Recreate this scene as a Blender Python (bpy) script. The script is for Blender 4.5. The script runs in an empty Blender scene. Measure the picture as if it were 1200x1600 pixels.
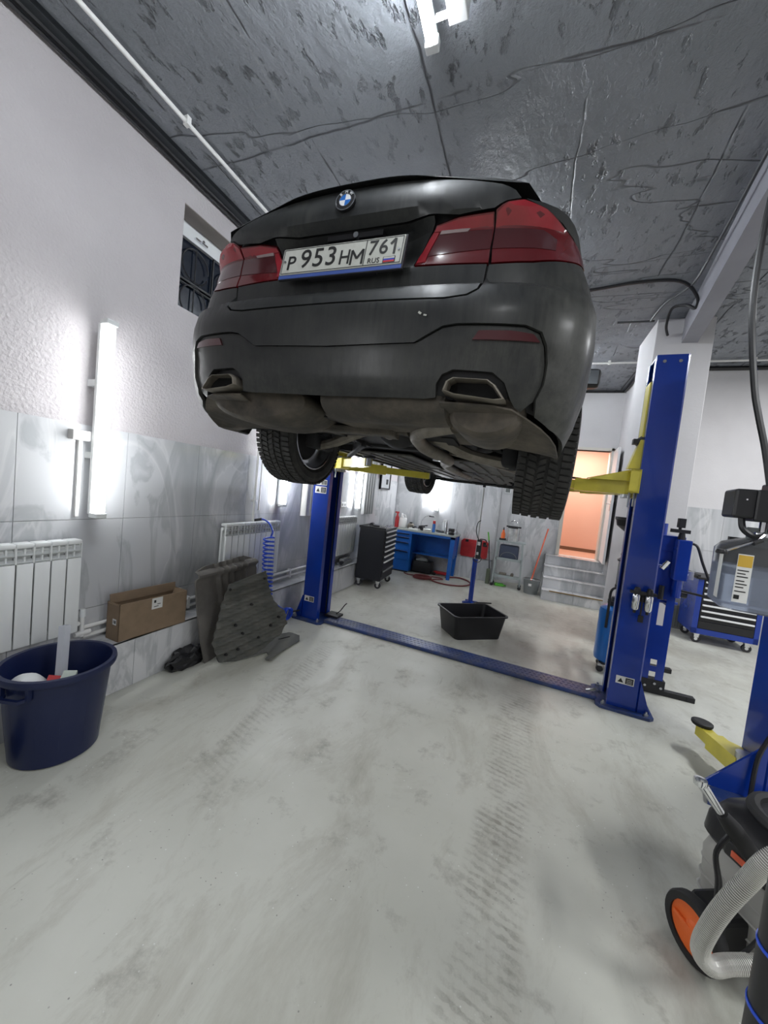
import bpy, bmesh, math, random, bisect
from mathutils import Vector, Matrix, Euler
from mathutils.geometry import delaunay_2d_cdt
random.seed(7)
C = bpy.context.scene.collection
sc = bpy.context.scene
PI = math.pi
# ------------------------------------------------------------------ camera
cd = bpy.data.cameras.new('camera'); cam = bpy.data.objects.new('camera', cd); C.objects.link(cam); sc.camera = cam
cd.sensor_fit = 'VERTICAL'; cd.sensor_height = 36.0; cd.sensor_width = 27.0
cd.lens = 578.0/1600*36.0; cd.clip_start = .02; cd.clip_end = 60
_y,_p,_r = -3.66808460e-01,-5.91483930e-02,1.06992139e-01
_f = Vector((math.sin(_y)*math.cos(_p), math.cos(_y)*math.cos(_p), math.sin(_p)))
_ri = Vector((math.cos(_y), -math.sin(_y), 0)); _u = _ri.cross(_f)
_x = _ri*math.cos(_r)+_u*math.sin(_r); _yy = -_ri*math.sin(_r)+_u*math.cos(_r); _z = -_f
cam.matrix_world = Matrix(((_x.x,_yy.x,_z.x,0),(_x.y,_yy.y,_z.y,0),(_x.z,_yy.z,_z.z,1.55),(0,0,0,1)))
# ------------------------------------------------------------------ world, exposure, light strengths
w = bpy.data.worlds.new('world'); sc.world = w; w.use_nodes = True
w.node_tree.nodes['Background'].inputs[0].default_value = (.012,.014,.02,1)
w.node_tree.nodes['Background'].inputs[1].default_value = 1.0
vs = sc.view_settings; vs.view_transform = 'Standard'; vs.look = 'None'; vs.gamma = 1; vs.use_curve_mapping = False
vs.exposure = 0.22
TUBE = 19.0
def area(loc, rot, sx, sy, e, col=(.97,.985,1)):
    l = bpy.data.lights.new('lamp_light','AREA'); l.shape='RECTANGLE'; l.size=sx; l.size_y=sy; l.energy=e; l.color=col
    o = bpy.data.objects.new('lamp_light', l); C.objects.link(o); o.location=loc; o.rotation_euler=rot; return o
area((.6,-1.2,3.6),(0,0,0),.2,1.2,24)
area((3.4,.6,3.6),(0,0,0),.2,1.2,80)
area((3.2,4.4,3.6),(0,0,0),.2,1.2,85)
area((-1.9,-1.6,2.2),(0,math.radians(-90),0),1.2,.2,30)
area((.95,8.2,2.9),(0,0,0),.8,.5,30,(1,.87,.78))
# ------------------------------------------------------------------ materials
MATS = {}
def mat(name, col, rough=.5, metal=0., noise=None, bump=None, emit=None, coat=0., trans=0., dirt=None, ior=1.45):
    """noise=(scale, amount), bump=(scale, strength), dirt=(scale, colour, amount)"""
    if name in MATS: return MATS[name]
    m = bpy.data.materials.new(name); m.use_nodes = True; nt = m.node_tree; N = nt.nodes; L = nt.links
    b = N['Principled BSDF']
    b.inputs['Base Color'].default_value = (*col,1); b.inputs['Roughness'].default_value = rough; b.inputs['Metallic'].default_value = metal
    b.inputs['Coat Weight'].default_value = coat; b.inputs['Coat Roughness'].default_value = .08
    b.inputs['Transmission Weight'].default_value = trans; b.inputs['IOR'].default_value = ior
    tc = N.new('ShaderNodeTexCoord')
    cur = None
    if noise or dirt:
        if noise:
            n = N.new('ShaderNodeTexNoise'); n.inputs['Scale'].default_value = noise[0]; n.inputs['Detail'].default_value = 6
            L.new(tc.outputs['Object'], n.inputs['Vector'])
            r = N.new('ShaderNodeMapRange'); r.inputs['From Min'].default_value=.3; r.inputs['From Max'].default_value=.7
            r.inputs['To Min'].default_value = 1-noise[1]; r.inputs['To Max'].default_value = 1+noise[1]
            L.new(n.outputs['Fac'], r.inputs['Value'])
            mx = N.new('ShaderNodeMix'); mx.data_type='RGBA'; mx.blend_type='MULTIPLY'; mx.inputs[0].default_value=1
            mx.inputs[6].default_value=(*col,1); L.new(r.outputs[0], mx.inputs[7]); cur = mx.outputs[2]
        if dirt:
            n2 = N.new('ShaderNodeTexNoise'); n2.inputs['Scale'].default_value = dirt[0]; n2.inputs['Detail'].default_value = 8; n2.inputs['Roughness'].default_value=.65
            L.new(tc.outputs['Object'], n2.inputs['Vector'])
            r2 = N.new('ShaderNodeMapRange'); r2.inputs['From Min'].default_value=.42; r2.inputs['From Max'].default_value=.72
            r2.inputs['To Max'].default_value = dirt[2]; L.new(n2.outputs['Fac'], r2.inputs['Value'])
            m2 = N.new('ShaderNodeMix'); m2.data_type='RGBA'; L.new(r2.outputs[0], m2.inputs[0])
            if cur: L.new(cur, m2.inputs[6])
            else: m2.inputs[6].default_value=(*col,1)
            m2.inputs[7].default_value=(*dirt[1],1); cur = m2.outputs[2]
        L.new(cur, b.inputs['Base Color'])
    if bump:
        n3 = N.new('ShaderNodeTexNoise'); n3.inputs['Scale'].default_value = bump[0]; n3.inputs['Detail'].default_value = 4
        L.new(tc.outputs['Object'], n3.inputs['Vector'])
        bp = N.new('ShaderNodeBump'); bp.inputs['Strength'].default_value = bump[1]; bp.inputs['Distance'].default_value=.01
        L.new(n3.outputs['Fac'], bp.inputs['Height']); L.new(bp.outputs[0], b.inputs['Normal'])
    if emit:
        b.inputs['Emission Color'].default_value = (*emit[0],1); b.inputs['Emission Strength'].default_value = emit[1]
    MATS[name] = m; return m
class NT:
    """small node helper for the larger materials"""
    def __init__(s, name, rough=.5):
        s.m = bpy.data.materials.new(name); s.m.use_nodes=True; s.n=s.m.node_tree.nodes; s.l=s.m.node_tree.links
        s.b=s.n['Principled BSDF']; s.b.inputs['Roughness'].default_value=rough
        s.tc=s.n.new('ShaderNodeTexCoord').outputs['Object']; MATS[name]=s.m
    def mp(s, scale=(1,1,1), rot=(0,0,0), loc=(0,0,0), v=None):
        k=s.n.new('ShaderNodeMapping'); k.inputs['Scale'].default_value=scale; k.inputs['Rotation'].default_value=rot; k.inputs['Location'].default_value=loc
        s.l.new(v or s.tc,k.inputs[0]); return k.outputs[0]
    def noise(s, scale, detail=6, v=None, rough=.55, dist=0):
        k=s.n.new('ShaderNodeTexNoise'); k.inputs['Scale'].default_value=scale; k.inputs['Detail'].default_value=detail; k.inputs['Roughness'].default_value=rough; k.inputs['Distortion'].default_value=dist
        s.l.new(v or s.tc,k.inputs['Vector']); return k.outputs['Fac']
    def vor(s, scale, feat='F1', v=None):
        k=s.n.new('ShaderNodeTexVoronoi'); k.inputs['Scale'].default_value=scale; k.feature=feat; s.l.new(v or s.tc,k.inputs['Vector']); return k.outputs['Distance']
    def wave(s, scale, dist, v=None, d2=2, prof='SIN'):
        k=s.n.new('ShaderNodeTexWave'); k.inputs['Scale'].default_value=scale; k.inputs['Distortion'].default_value=dist; k.inputs['Detail'].default_value=3; k.inputs['Detail Scale'].default_value=d2; k.wave_profile=prof
        s.l.new(v or s.tc,k.inputs['Vector']); return k.outputs['Fac']
    def rng(s, v, a, b, c=0, d=1, smooth=False):
        k=s.n.new('ShaderNodeMapRange'); k.inputs['From Min'].default_value=a; k.inputs['From Max'].default_value=b; k.inputs['To Min'].default_value=c; k.inputs['To Max'].default_value=d
        s.l.new(v,k.inputs['Value']); return k.outputs[0]
    def math(s, op, a, b=None):
        k=s.n.new('ShaderNodeMath'); k.operation=op
        for i,v in enumerate((a,b)):
            if v is None: continue
            if isinstance(v,(int,float)): k.inputs[i].default_value=v
            else: s.l.new(v,k.inputs[i])
        return k.outputs[0]
    def mix(s, f, a, b, mode='MIX'):
        k=s.n.new('ShaderNodeMix'); k.data_type='RGBA'; k.blend_type=mode
        if isinstance(f,(int,float)): k.inputs[0].default_value=f
        else: s.l.new(f,k.inputs[0])
        for i,v in ((6,a),(7,b)):
            if isinstance(v,tuple): k.inputs[i].default_value=(*v,1)
            else: s.l.new(v,k.inputs[i])
        return k.outputs[2]
    def sep(s):
        k=s.n.new('ShaderNodeSeparateXYZ'); s.l.new(s.tc,k.inputs[0]); return k.outputs
    def out(s, col=None, rough=None, bump=None, strength=.3, dist=.01):
        if col is not None: s.l.new(col,s.b.inputs['Base Color'])
        if rough is not None: s.l.new(rough,s.b.inputs['Roughness'])
        if bump is not None:
            k=s.n.new('ShaderNodeBump'); k.inputs['Strength'].default_value=strength; k.inputs['Distance'].default_value=dist
            s.l.new(bump,k.inputs['Height']); s.l.new(k.outputs[0],s.b.inputs['Normal'])
        return s.m
def make_floor_mat():
    t=NT('painted_concrete',.5)
    big=t.noise(.9,8); mid=t.noise(4.5,9,rough=.7); fine=t.noise(40,4)
    col=t.mix(t.rng(big,.35,.68),(.49,.495,.435),(.605,.61,.55))
    st=t.noise(1.7,10,v=t.mp((1.6,.7,1),(0,0,.25)),rough=.72,dist=.5)
    col=t.mix(t.rng(st,.50,.70,0,.58),col,(.28,.26,.205))
    col=t.mix(t.rng(mid,.56,.72,0,.62),col,(.20,.185,.155))
    o=t.sep(); x,y=o[0],o[1]
    # dirtier floor at the back of the workshop
    col=t.mix(t.math('MULTIPLY',t.rng(y,3.2,5.2,0,.55),t.rng(t.noise(2.3,8,rough=.7),.35,.62)),col,(.33,.31,.275))
    # tyre tread tracks running along the bay
    def track(cx,wd,amt,ya,yb,sl=0.):
        xx=t.math('SUBTRACT',t.math('SUBTRACT',x,t.math('MULTIPLY',y,sl)),cx)
        band=t.rng(t.math('ABSOLUTE',xx),wd*.65,wd,1,0)
        yb_=t.math('MULTIPLY',t.rng(y,ya,ya+.5),t.rng(y,yb-.4,yb,1,0))
        tr=t.rng(t.wave(8.5,3.5,t.mp((.55,1,1),(0,0,PI/2+.4)),5),.45,.8)
        n=t.rng(t.noise(4.2,10,rough=.8),.42,.62)
        return t.math('MULTIPLY',t.math('MULTIPLY',t.math('MULTIPLY',band,yb_),t.math('ADD',t.math('MULTIPLY',tr,.65),.25)),t.math('MULTIPLY',n,amt))
    for a in ((-.0,.14,.75,.6,3.4,.035),(-1.15,.11,.55,1.2,3.3,-.15),(-.85,.13,.45,3.9,6.3,.1),(-.2,.10,.4,3.8,6.4,.22)):
        col=t.mix(track(*a),col,(.20,.185,.155))
    scr=t.rng(t.noise(2.2,3,v=t.mp((7,.8,1),(0,0,.12)),rough=.5),.72,.76)
    col=t.mix(t.math('MULTIPLY',scr,.35),col,(.25,.235,.2))
    sp=t.rng(t.vor(30),.06,.09,1,0); keep=t.rng(t.noise(6,2),.50,.56)
    col=t.mix(t.math('MULTIPLY',sp,t.rng(t.noise(5,2,v=t.mp((1,1,1),(0,0,0),(7,7,7))),.5,.58,0,.75)),col,(.16,.15,.14))
    sp2=t.rng(t.vor(31,v=t.mp((1,1,1),(0,0,.7),(3,2,0))),.06,.09,1,0)
    col=t.mix(t.math('MULTIPLY',sp2,t.math('MULTIPLY',keep,.8)),col,(.80,.82,.80))
    rg=t.rng(mid,.35,.7,.34,.60)
    return t.out(col,rg,t.math('ADD',big,t.math('MULTIPLY',fine,.15)),.10,.01)
def make_ceiling_mat():
    t=NT('grey_concrete_ceiling',.42)
    a=t.noise(1.3,8); b=t.noise(10,8,v=t.mp((1,.7,1),(0,0,.3)),rough=.62); c=t.noise(70,3)
    col=t.mix(t.rng(a,.3,.7),(.19,.205,.225),(.27,.285,.31))
    pit=t.math('MULTIPLY',t.rng(t.noise(12,5,v=t.mp((1.3,.6,1),(0,0,-.3)),rough=.6),.57,.65),t.rng(t.noise(1.1,3),.36,.6,.15,1))
    col=t.mix(t.math('MULTIPLY',pit,.62),col,(.03,.033,.038))
    def crack(sc_,rot,th,seed,v=None):
        n=t.noise(sc_,5,v=t.mp((.25,1,1),(0,0,rot),(seed,seed*.7,0)),rough=.5)
        return t.rng(t.math('ABSOLUTE',t.math('SUBTRACT',n,.5)),0,th,1,0)
    o=t.sep()
    def seam(ax,sp,off,wd,dst,msk):
        u=t.math('ADD',o[ax],t.math('MULTIPLY',t.noise(.9,4,v=t.mp((1,1,1),(0,0,0),(off*3,off,0))),dst))
        fr=t.math('ABSOLUTE',t.math('SUBTRACT',t.math('FRACT',t.math('MULTIPLY',t.math('ADD',u,off),1/sp)),.5))
        return t.math('MULTIPLY',t.rng(fr,0,wd/sp,1,0),t.rng(t.noise(msk,4,v=t.mp((1,1,1),(0,0,0),(off,off*5,0))),.46,.54))
    se=t.math('MAXIMUM',seam(0,.82,.3,.009,.16,1.6),seam(1,1.15,.7,.009,.14,1.4))
    sl=seam(0,1.3,.9,.012,.18,1.1)
    cr=t.math('MAXIMUM',t.math('MULTIPLY',crack(.75,1.50,.0018,3.1),1),t.math('MULTIPLY',crack(.6,.1,.002,9.3),.8))
    col=t.mix(t.math('MULTIPLY',cr,.55),col,(.03,.03,.032))
    col=t.mix(t.math('MULTIPLY',se,.7),col,(.05,.053,.058)); col=t.mix(t.math('MULTIPLY',sl,.5),col,(.30,.31,.32))
    lg=t.math('MULTIPLY',crack(.5,1.40,.004,14.2),t.rng(t.noise(.8,2),.48,.6))
    col=t.mix(t.math('MULTIPLY',lg,.65),col,(.24,.25,.26))
    h=t.math('SUBTRACT',t.math('ADD',t.math('MULTIPLY',b,.9),t.math('MULTIPLY',c,.12)),t.math('ADD',t.math('MULTIPLY',t.math('MAXIMUM',cr,se),.8),t.math('MULTIPLY',pit,.8)))
    return t.out(col,t.rng(b,.3,.7,.34,.6),h,1.0,.026)
def make_plaster():
    t=NT('textured_white_plaster',.6)
    a=t.noise(1.1,4); v=t.noise(48,5,rough=.6); w_=t.vor(55)
    col=t.mix(t.rng(a,.35,.7),(.485,.455,.465),(.56,.53,.54))
    h=t.math('ADD',v,t.math('MULTIPLY',w_,.35))
    return t.out(col,None,h,.6,.012)
def make_plaster2():
    t=NT('smooth_white_plaster',.6)
    a=t.noise(1.1,4); v=t.noise(40,5,rough=.6)
    col=t.mix(t.rng(a,.35,.7),(.58,.565,.575),(.66,.65,.66))
    return t.out(col,None,v,.15,.008)
def make_marble():
    t=NT('grey_marble_tile',.09)
    w1=t.noise(1.3,5,v=t.mp((1.2,1.2,.45),(.25,.1,0)),rough=.5,dist=.9)
    w2=t.noise(2.4,6,v=t.mp((1.3,1.3,.4),(-.3,.2,0),(4,2,1)),rough=.55,dist=1.1)
    cl=t.noise(.8,3)
    col=t.mix(t.rng(cl,.3,.7),(.55,.56,.58),(.65,.655,.665))
    col=t.mix(t.math('MULTIPLY',t.rng(w1,.50,.60),t.rng(w1,.68,.60,0,1)),col,(.40,.415,.43))
    col=t.mix(t.math('MULTIPLY',t.math('MULTIPLY',t.rng(w2,.52,.56),t.rng(w2,.66,.57,0,1)),.8),col,(.43,.445,.46))
    ln=t.rng(t.math('ABSOLUTE',t.math('SUBTRACT',w1,.5)),.0,.012,1,0)
    col=t.mix(t.math('MULTIPLY',ln,.45),col,(.72,.72,.72))
    return t.out(col)
def make_paint():
    t=NT('dusty_grey_car_paint',.4)
    n=t.noise(3,6,rough=.6); st=t.noise(9,6,v=t.mp((6,6,.30)),rough=.7); f=t.noise(22,5,rough=.7)
    d=t.math('MULTIPLY',t.rng(n,.35,.7,.15,.8),t.rng(st,.32,.72,.25,1))
    z=t.sep()[2]
    low=t.rng(z,-.15,.25,.55,0)
    d=t.math('ADD',t.math('MULTIPLY',d,.85),t.math('MULTIPLY',low,t.rng(f,.35,.65,.2,.9)))
    sx_=t.rng(t.math('ABSOLUTE',t.sep()[0]),.70,.90,0,.75)
    d=t.math('ADD',d,t.math('MULTIPLY',sx_,t.rng(f,.3,.7,.4,1)))
    col=t.mix(d,(.009,.0105,.0125),(.066,.067,.060))
    t.b.inputs['Metallic'].default_value=.1; t.b.inputs['Specular IOR Level'].default_value=.32; t.b.inputs['Coat Weight'].default_value=.16; t.b.inputs['Coat Roughness'].default_value=.22
    return t.out(col,t.rng(st,.3,.7,.36,.58))
FLOOR=make_floor_mat(); CEIL=make_ceiling_mat(); PLAS=make_plaster(); MARB=make_marble(); PAINT=make_paint()
GROUT=mat('pale_grout',(.50,.50,.50),.8)
WHITE=mat('white_enamel',(.78,.80,.80),.35); WPLAS=mat('white_plastic',(.80,.80,.78),.4)
BLUE=mat('blue_powder_coat',(.003,.034,.29),.26,coat=.4,noise=(3,.10)); BLUED=mat('worn_blue_paint',(.018,.045,.17),.38,dirt=(9,(.10,.10,.11),.7),bump=(60,.15))
BENCH=mat('bench_blue_paint',(.008,.105,.42),.35,noise=(4,.1)); YEL=mat('yellow_paint',(.70,.60,.07),.34,coat=.3,noise=(6,.12))
BLK=mat('black_plastic',(.012,.012,.014),.38); BLKM=mat('matt_black_metal',(.015,.015,.017),.5); RUB=mat('black_rubber',(.018,.018,.019),.62,noise=(9,.3))
TYRE=mat('tyre_rubber',(.024,.024,.023),.8,dirt=(14,(.07,.065,.06),.6)); CHR=mat('chrome',(.75,.76,.78),.14,1.); STEEL=mat('brushed_steel',(.50,.51,.53),.32,1.)
ALU=mat('satin_aluminium',(.86,.87,.88),.35,.15)
UND=mat('dusty_underbody',(.050,.045,.038),.8,dirt=(5,(.155,.13,.10),.8),bump=(30,.3)); UNDD=mat('dark_underbody',(.010,.010,.011),.7)
EXH=mat('sooty_exhaust_steel',(.24,.22,.185),.55,.5,dirt=(12,(.10,.08,.06),.7))
REDL=mat('red_lamp_lens',(.10,.005,.008),.18,coat=.5,noise=(4,.25)); REDB=mat('bright_red_lens',(.26,.013,.022),.22,coat=.5,noise=(7,.2)); REDD=mat('smoked_red_lens',(.060,.012,.015),.16,coat=.5)
REDC=mat('red_plastic',(.42,.018,.022),.4,noise=(8,.2)); ORG=mat('orange_plastic',(.85,.16,.03),.42); ORGR=mat('red_orange_handle',(.62,.11,.05),.45)
GREYM=mat('grey_green_metal',(.36,.41,.41),.42,dirt=(8,(.2,.2,.19),.4)); GREYP=mat('grey_plastic',(.20,.215,.215),.5)
CARD=mat('brown_cardboard',(.25,.18,.118),.85,noise=(14,.10)); PAPER=mat('white_label_paper',(.72,.72,.70),.7)
NAVY=mat('navy_plastic',(.007,.013,.055),.33); CASTER=mat('caster_tyre_rubber',(.03,.03,.032),.6)
HOSEB=mat('blue_air_hose',(.02,.08,.60),.35); HOSER=mat('dark_red_hose',(.17,.035,.035),.5); HOSEG=mat('ribbed_silver_hose',(.42,.41,.38),.38,.4)
BODYG=mat('beige_grey_machine_body',(.36,.355,.33),.5); DARKG=mat('dark_window_glass',(.008,.012,.022),.08)
SHIELD=mat('dusty_undertray_plastic',(.125,.118,.108),.85,dirt=(5,(.20,.185,.165),.6),bump=(25,.25))
TANKM=mat('translucent_poly_tank',(.90,.92,.94),.22,trans=.93,ior=1.08); LIQ=mat('bluish_liquid',(.58,.65,.80),.15,trans=.72,ior=1.10)
PINK=mat('peach_wall_paint',(.82,.52,.40),.7); FRAMEW=mat('cream_door_frame',(.66,.64,.58),.5); BROWN=mat('brown_skirting',(.18,.10,.06),.6)
CURT=mat('pale_curtain_cloth',(.70,.69,.62),.85); CURTG=mat('grey_curtain_cloth',(.42,.43,.43),.85); SOFF=mat('taupe_reveal_paint',(.30,.27,.25),.75)
GREEN=mat('green_plastic',(.10,.42,.04),.5); BEAMM=mat('grey_violet_beam_paint',(.30,.30,.335),.42,noise=(2,.1))
LAMPM=mat('led_tube_glow',(1,1,1),.4,emit=((.96,.985,1),TUBE)); PLAS2=make_plaster2(); LAMPC=mat('ceiling_led_glow',(1,1,1),.4,emit=((.90,.95,1),92)); LAMPF=mat('bright_led_glow',(1,1,1),.4,emit=((.93,.96,1),32)); LAMPD=mat('small_led_glow',(1,1,1),.4,emit=((.90,.96,1),TUBE*.62))
GOLD=mat('brass_edge_strip',(.30,.21,.09),.35,.8); TAPE=mat('ochre_label',(.60,.38,.05),.6)
CHEST=mat('black_tool_chest_paint',(.010,.011,.016),.5); INK=mat('black_ink',(.012,.012,.012),.5); PWH=mat('plate_white',(.46,.47,.43),.45,dirt=(20,(.35,.34,.31),.5))
FLAGR=mat('flag_red',(.45,.02,.03),.5); FLAGB=mat('flag_blue',(.02,.04,.35),.5); EMB=mat('emblem_blue',(.02,.13,.45),.25,coat=.5); EMW=mat('emblem_white',(.7,.72,.74),.25,coat=.5)
# ------------------------------------------------------------------ geometry helpers
class G:
    def __init__(s): s.b=bmesh.new()
    def _add(s, vs_, fs):
        v=[s.b.verts.new(p) for p in vs_]
        for f in fs:
            try: s.b.faces.new([v[i] for i in f])
            except ValueError: pass
        return v
    def box(s, lo, hi, rot=None, piv=None, bev=0):
        x0,y0,z0=lo; x1,y1,z1=hi
        p=[Vector(q) for q in ((x0,y0,z0),(x1,y0,z0),(x1,y1,z0),(x0,y1,z0),(x0,y0,z1),(x1,y0,z1),(x1,y1,z1),(x0,y1,z1))]
        if rot is not None:
            R=Euler(rot).to_matrix(); c=Vector(piv) if piv is not None else (p[0]+p[6])/2
            p=[c+R@(q-c) for q in p]
        v=s._add(p,[(0,3,2,1),(4,5,6,7),(0,1,5,4),(1,2,6,5),(2,3,7,6),(3,0,4,7)])
        if bev:
            es=set(e for q in v for e in q.link_edges)
            bmesh.ops.bevel(s.b, geom=list(es), offset=bev, segments=2, affect='EDGES', profile=.5)
        return s
    def beam(s, a, b, wd, ht, up=(0,0,1)):
        a=Vector(a); b=Vector(b); d=(b-a).normalized(); u=Vector(up); r=d.cross(u).normalized(); u=r.cross(d)
        r*=wd/2; u*=ht/2
        s._add([a-r-u,a+r-u,a+r+u,a-r+u,b-r-u,b+r-u,b+r+u,b-r+u],[(0,1,2,3),(7,6,5,4),(0,4,5,1),(1,5,6,2),(2,6,7,3),(3,7,4,0)]); return s
    def cyl(s, a, b, r0, r1=None, n=16, cap=True):
        if r1 is None: r1=r0
        a=Vector(a); b=Vector(b); d=(b-a).normalized(); t=Vector((0,0,1)) if abs(d.z)<.9 else Vector((1,0,0))
        r=d.cross(t).normalized(); u=r.cross(d)
        vs_=[a+(r*math.cos(2*PI*i/n)+u*math.sin(2*PI*i/n))*r0 for i in range(n)]+[b+(r*math.cos(2*PI*i/n)+u*math.sin(2*PI*i/n))*r1 for i in range(n)]
        fs=[(i,(i+1)%n,n+(i+1)%n,n+i) for i in range(n)]
        if cap: fs+=[tuple(range(n))[::-1],tuple(range(n,2*n))]
        s._add(vs_,fs); return s
    def tube(s, pts, r, n=8, closed=False):
        P=[Vector(p) for p in pts]; m=len(P); rs=r if isinstance(r,(list,tuple)) else [r]*m
        rings=[]; prev=None
        for i in range(m):
            if closed: d=(P[(i+1)%m]-P[i-1])
            else: d=(P[min(i+1,m-1)]-P[max(i-1,0)])
            d=d.normalized() if d.length>1e-9 else Vector((0,0,1))
            if prev is None:
                t=Vector((0,0,1)) if abs(d.z)<.9 else Vector((1,0,0)); u=(t-d*t.dot(d)).normalized()
            else:
                u=prev-d*prev.dot(d); u=u.normalized() if u.length>1e-6 else prev
            prev=u; r_=d.cross(u)
            rings.append([s.b.verts.new(P[i]+(r_*math.cos(2*PI*k/n)+u*math.sin(2*PI*k/n))*rs[i]) for k in range(n)])
        for i in range(m if closed else m-1):
            A=rings[i]; B=rings[(i+1)%m]
            for k in range(n):
                s.b.faces.new([A[k],A[(k+1)%n],B[(k+1)%n],B[k]])
        if not closed:
            s.b.faces.new(rings[0][::-1]); s.b.faces.new(rings[-1])
        return s
    def lathe(s, prof, c=(0,0,0), n=24, axis='z', sx=1., sy=1., closed=False):
        """prof: list of (r, h)"""
        c=Vector(c); R=[]
        for (r,h) in prof:
            ring=[]
            for k in range(n):
                a=2*PI*k/n; q=(r*math.cos(a)*sx, r*math.sin(a)*sy, h)
                if axis=='x': q=(q[2],q[0],q[1])
                elif axis=='y': q=(q[0],q[2],q[1])
                ring.append(s.b.verts.new(c+Vector(q)))
            R.append(ring)
        for i in range(len(R) if closed else len(R)-1):
            A=R[i]; B=R[(i+1)%len(R)]
            for k in range(n):
                try: s.b.faces.new([A[k],A[(k+1)%n],B[(k+1)%n],B[k]])
                except ValueError: pass
        if not closed:
            for ring,pr in ((R[0],prof[0]),(R[-1],prof[-1])):
                if pr[0]>1e-6:
                    try: s.b.faces.new(ring)
                    except ValueError: pass
        return s
    def prism(s, poly, h0, h1, plane='xy', off=0):
        """poly 2D extruded along the third axis from h0 to h1"""
        def P(a,b,h): return {'xy':(a,b,h),'xz':(a,h,b),'yz':(h,a,b)}[plane]
        n=len(poly)
        s._add([P(a,b,h0) for a,b in poly]+[P(a,b,h1) for a,b in poly],
               [tuple(range(n))[::-1],tuple(range(n,2*n))]+[(i,(i+1)%n,n+(i+1)%n,n+i) for i in range(n)]); return s
    def build(s, name, m, parent=None, smooth=False, loc=None, rot=None):
        bmesh.ops.remove_doubles(s.b, verts=s.b.verts, dist=1e-5)
        bmesh.ops.recalc_face_normals(s.b, faces=s.b.faces)
        me=bpy.data.meshes.new(name); s.b.to_mesh(me); s.b.free()
        me.materials.append(m)
        if smooth:
            me.polygons.foreach_set('use_smooth',[True]*len(me.polygons))
            try: me.set_sharp_from_angle(angle=math.radians(smooth if smooth is not True else 40))
            except Exception: pass
        o=bpy.data.objects.new(name,me); C.objects.link(o)
        if parent: o.parent=parent
        if loc is not None: o.location=loc
        if rot is not None: o.rotation_euler=rot
        return o
def tag(o,label=None,cat=None,group=None,kind=None):
    if label: o['label']=label
    if cat: o['category']=cat
    if group: o['group']=group
    if kind: o['kind']=kind
    return o
def thing(name,label,cat,loc=(0,0,0),rz=0,group=None,rot=None):
    o=bpy.data.objects.new(name,None); C.objects.link(o); o.location=loc; o.rotation_euler=rot or (0,0,rz); o.empty_display_size=.1
    return tag(o,label,cat,group)
def struct(o): o['kind']='structure'; return o
def copy_tree(o,parent=None,loc=None,rz=None,label=None):
    c=o.copy(); C.objects.link(c)
    if parent: c.parent=parent
    for ch in o.children: copy_tree(ch,c)
    if loc is not None: c.location=loc
    if rz is not None: c.rotation_euler=(0,0,rz)
    if label: c['label']=label
    return c
def text(body,size,loc,rot,m,parent,name='lettering',ext=.0006,align='CENTER',sx=1.,bold=0):
    cu=bpy.data.curves.new(name,'FONT'); cu.body=body; cu.size=size; cu.extrude=ext; cu.align_x=align; cu.align_y='CENTER'; cu.resolution_u=4; cu.offset=bold
    t=bpy.data.objects.new('t',cu); me=bpy.data.meshes.new_from_object(t); bpy.data.objects.remove(t); me.materials.append(m)
    for v in me.vertices: v.co.x*=sx
    o=bpy.data.objects.new(name,me); C.objects.link(o); o.parent=parent; o.location=loc; o.rotation_euler=rot; return o
def arc(cx,cy,r,a0,a1,n): return [(cx+r*math.cos(math.radians(a0+(a1-a0)*i/n)),cy+r*math.sin(math.radians(a0+(a1-a0)*i/n))) for i in range(n+1)]
def smoothpts(pts,k=6):
    P=[Vector(p) for p in pts]; out=[]
    for i in range(len(P)-1):
        p0=P[max(i-1,0)];p1=P[i];p2=P[i+1];p3=P[min(i+2,len(P)-1)]
        for j in range(k):
            t=j/k; out.append(.5*((2*p1)+(p2-p0)*t+(2*p0-5*p1+4*p2-p3)*t*t+(-p0+3*p1-3*p2+p3)*t**3))
    out.append(P[-1]); return out
# ================================================================== THE SETTING
XW=-2.65; ZC=3.77; YA=7.50; YB=7.74; XL=-2.43; YL=7.39; ZL=.345; XP=-.52; YR=6.6; XS=1.38; XE=5.6; YF=-3.2
g=G(); g.box((XW-.3,YF-.2,-.1),(XE+.2,YB+.2,0)); struct(g.build('floor',FLOOR))
g=G(); g.box((XW-.3,YF-.2,ZC),(XE+.2,YB+.2,ZC+.15)); struct(g.build('ceiling',CEIL))
def tiles(parent,plane,const,a0,a1,rows,start,step=.60,gap=.003,th=.010,dirn=1):
    """tiles laid on a wall; plane 'x' (wall at X=const) or 'y' (wall at Y=const); dirn = outward side"""
    n0=int(math.floor((a0-start)/step))-1
    for (z0,z1) in rows:
        k=n0
        while start+k*step<a1:
            lo=max(a0,start+k*step)+gap/2; hi=min(a1,start+(k+1)*step)-gap/2; k+=1
            if hi-lo<.02: continue
            g=G(); c0,c1=const,const+th*dirn
            if plane=='x': g.box((min(c0,c1),lo,z0+gap/2),(max(c0,c1),hi,z1-gap/2))
            else: g.box((lo,min(c0,c1),z0+gap/2),(hi,max(c0,c1),z1-gap/2))
            g.build('tile',MARB,parent)
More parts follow.
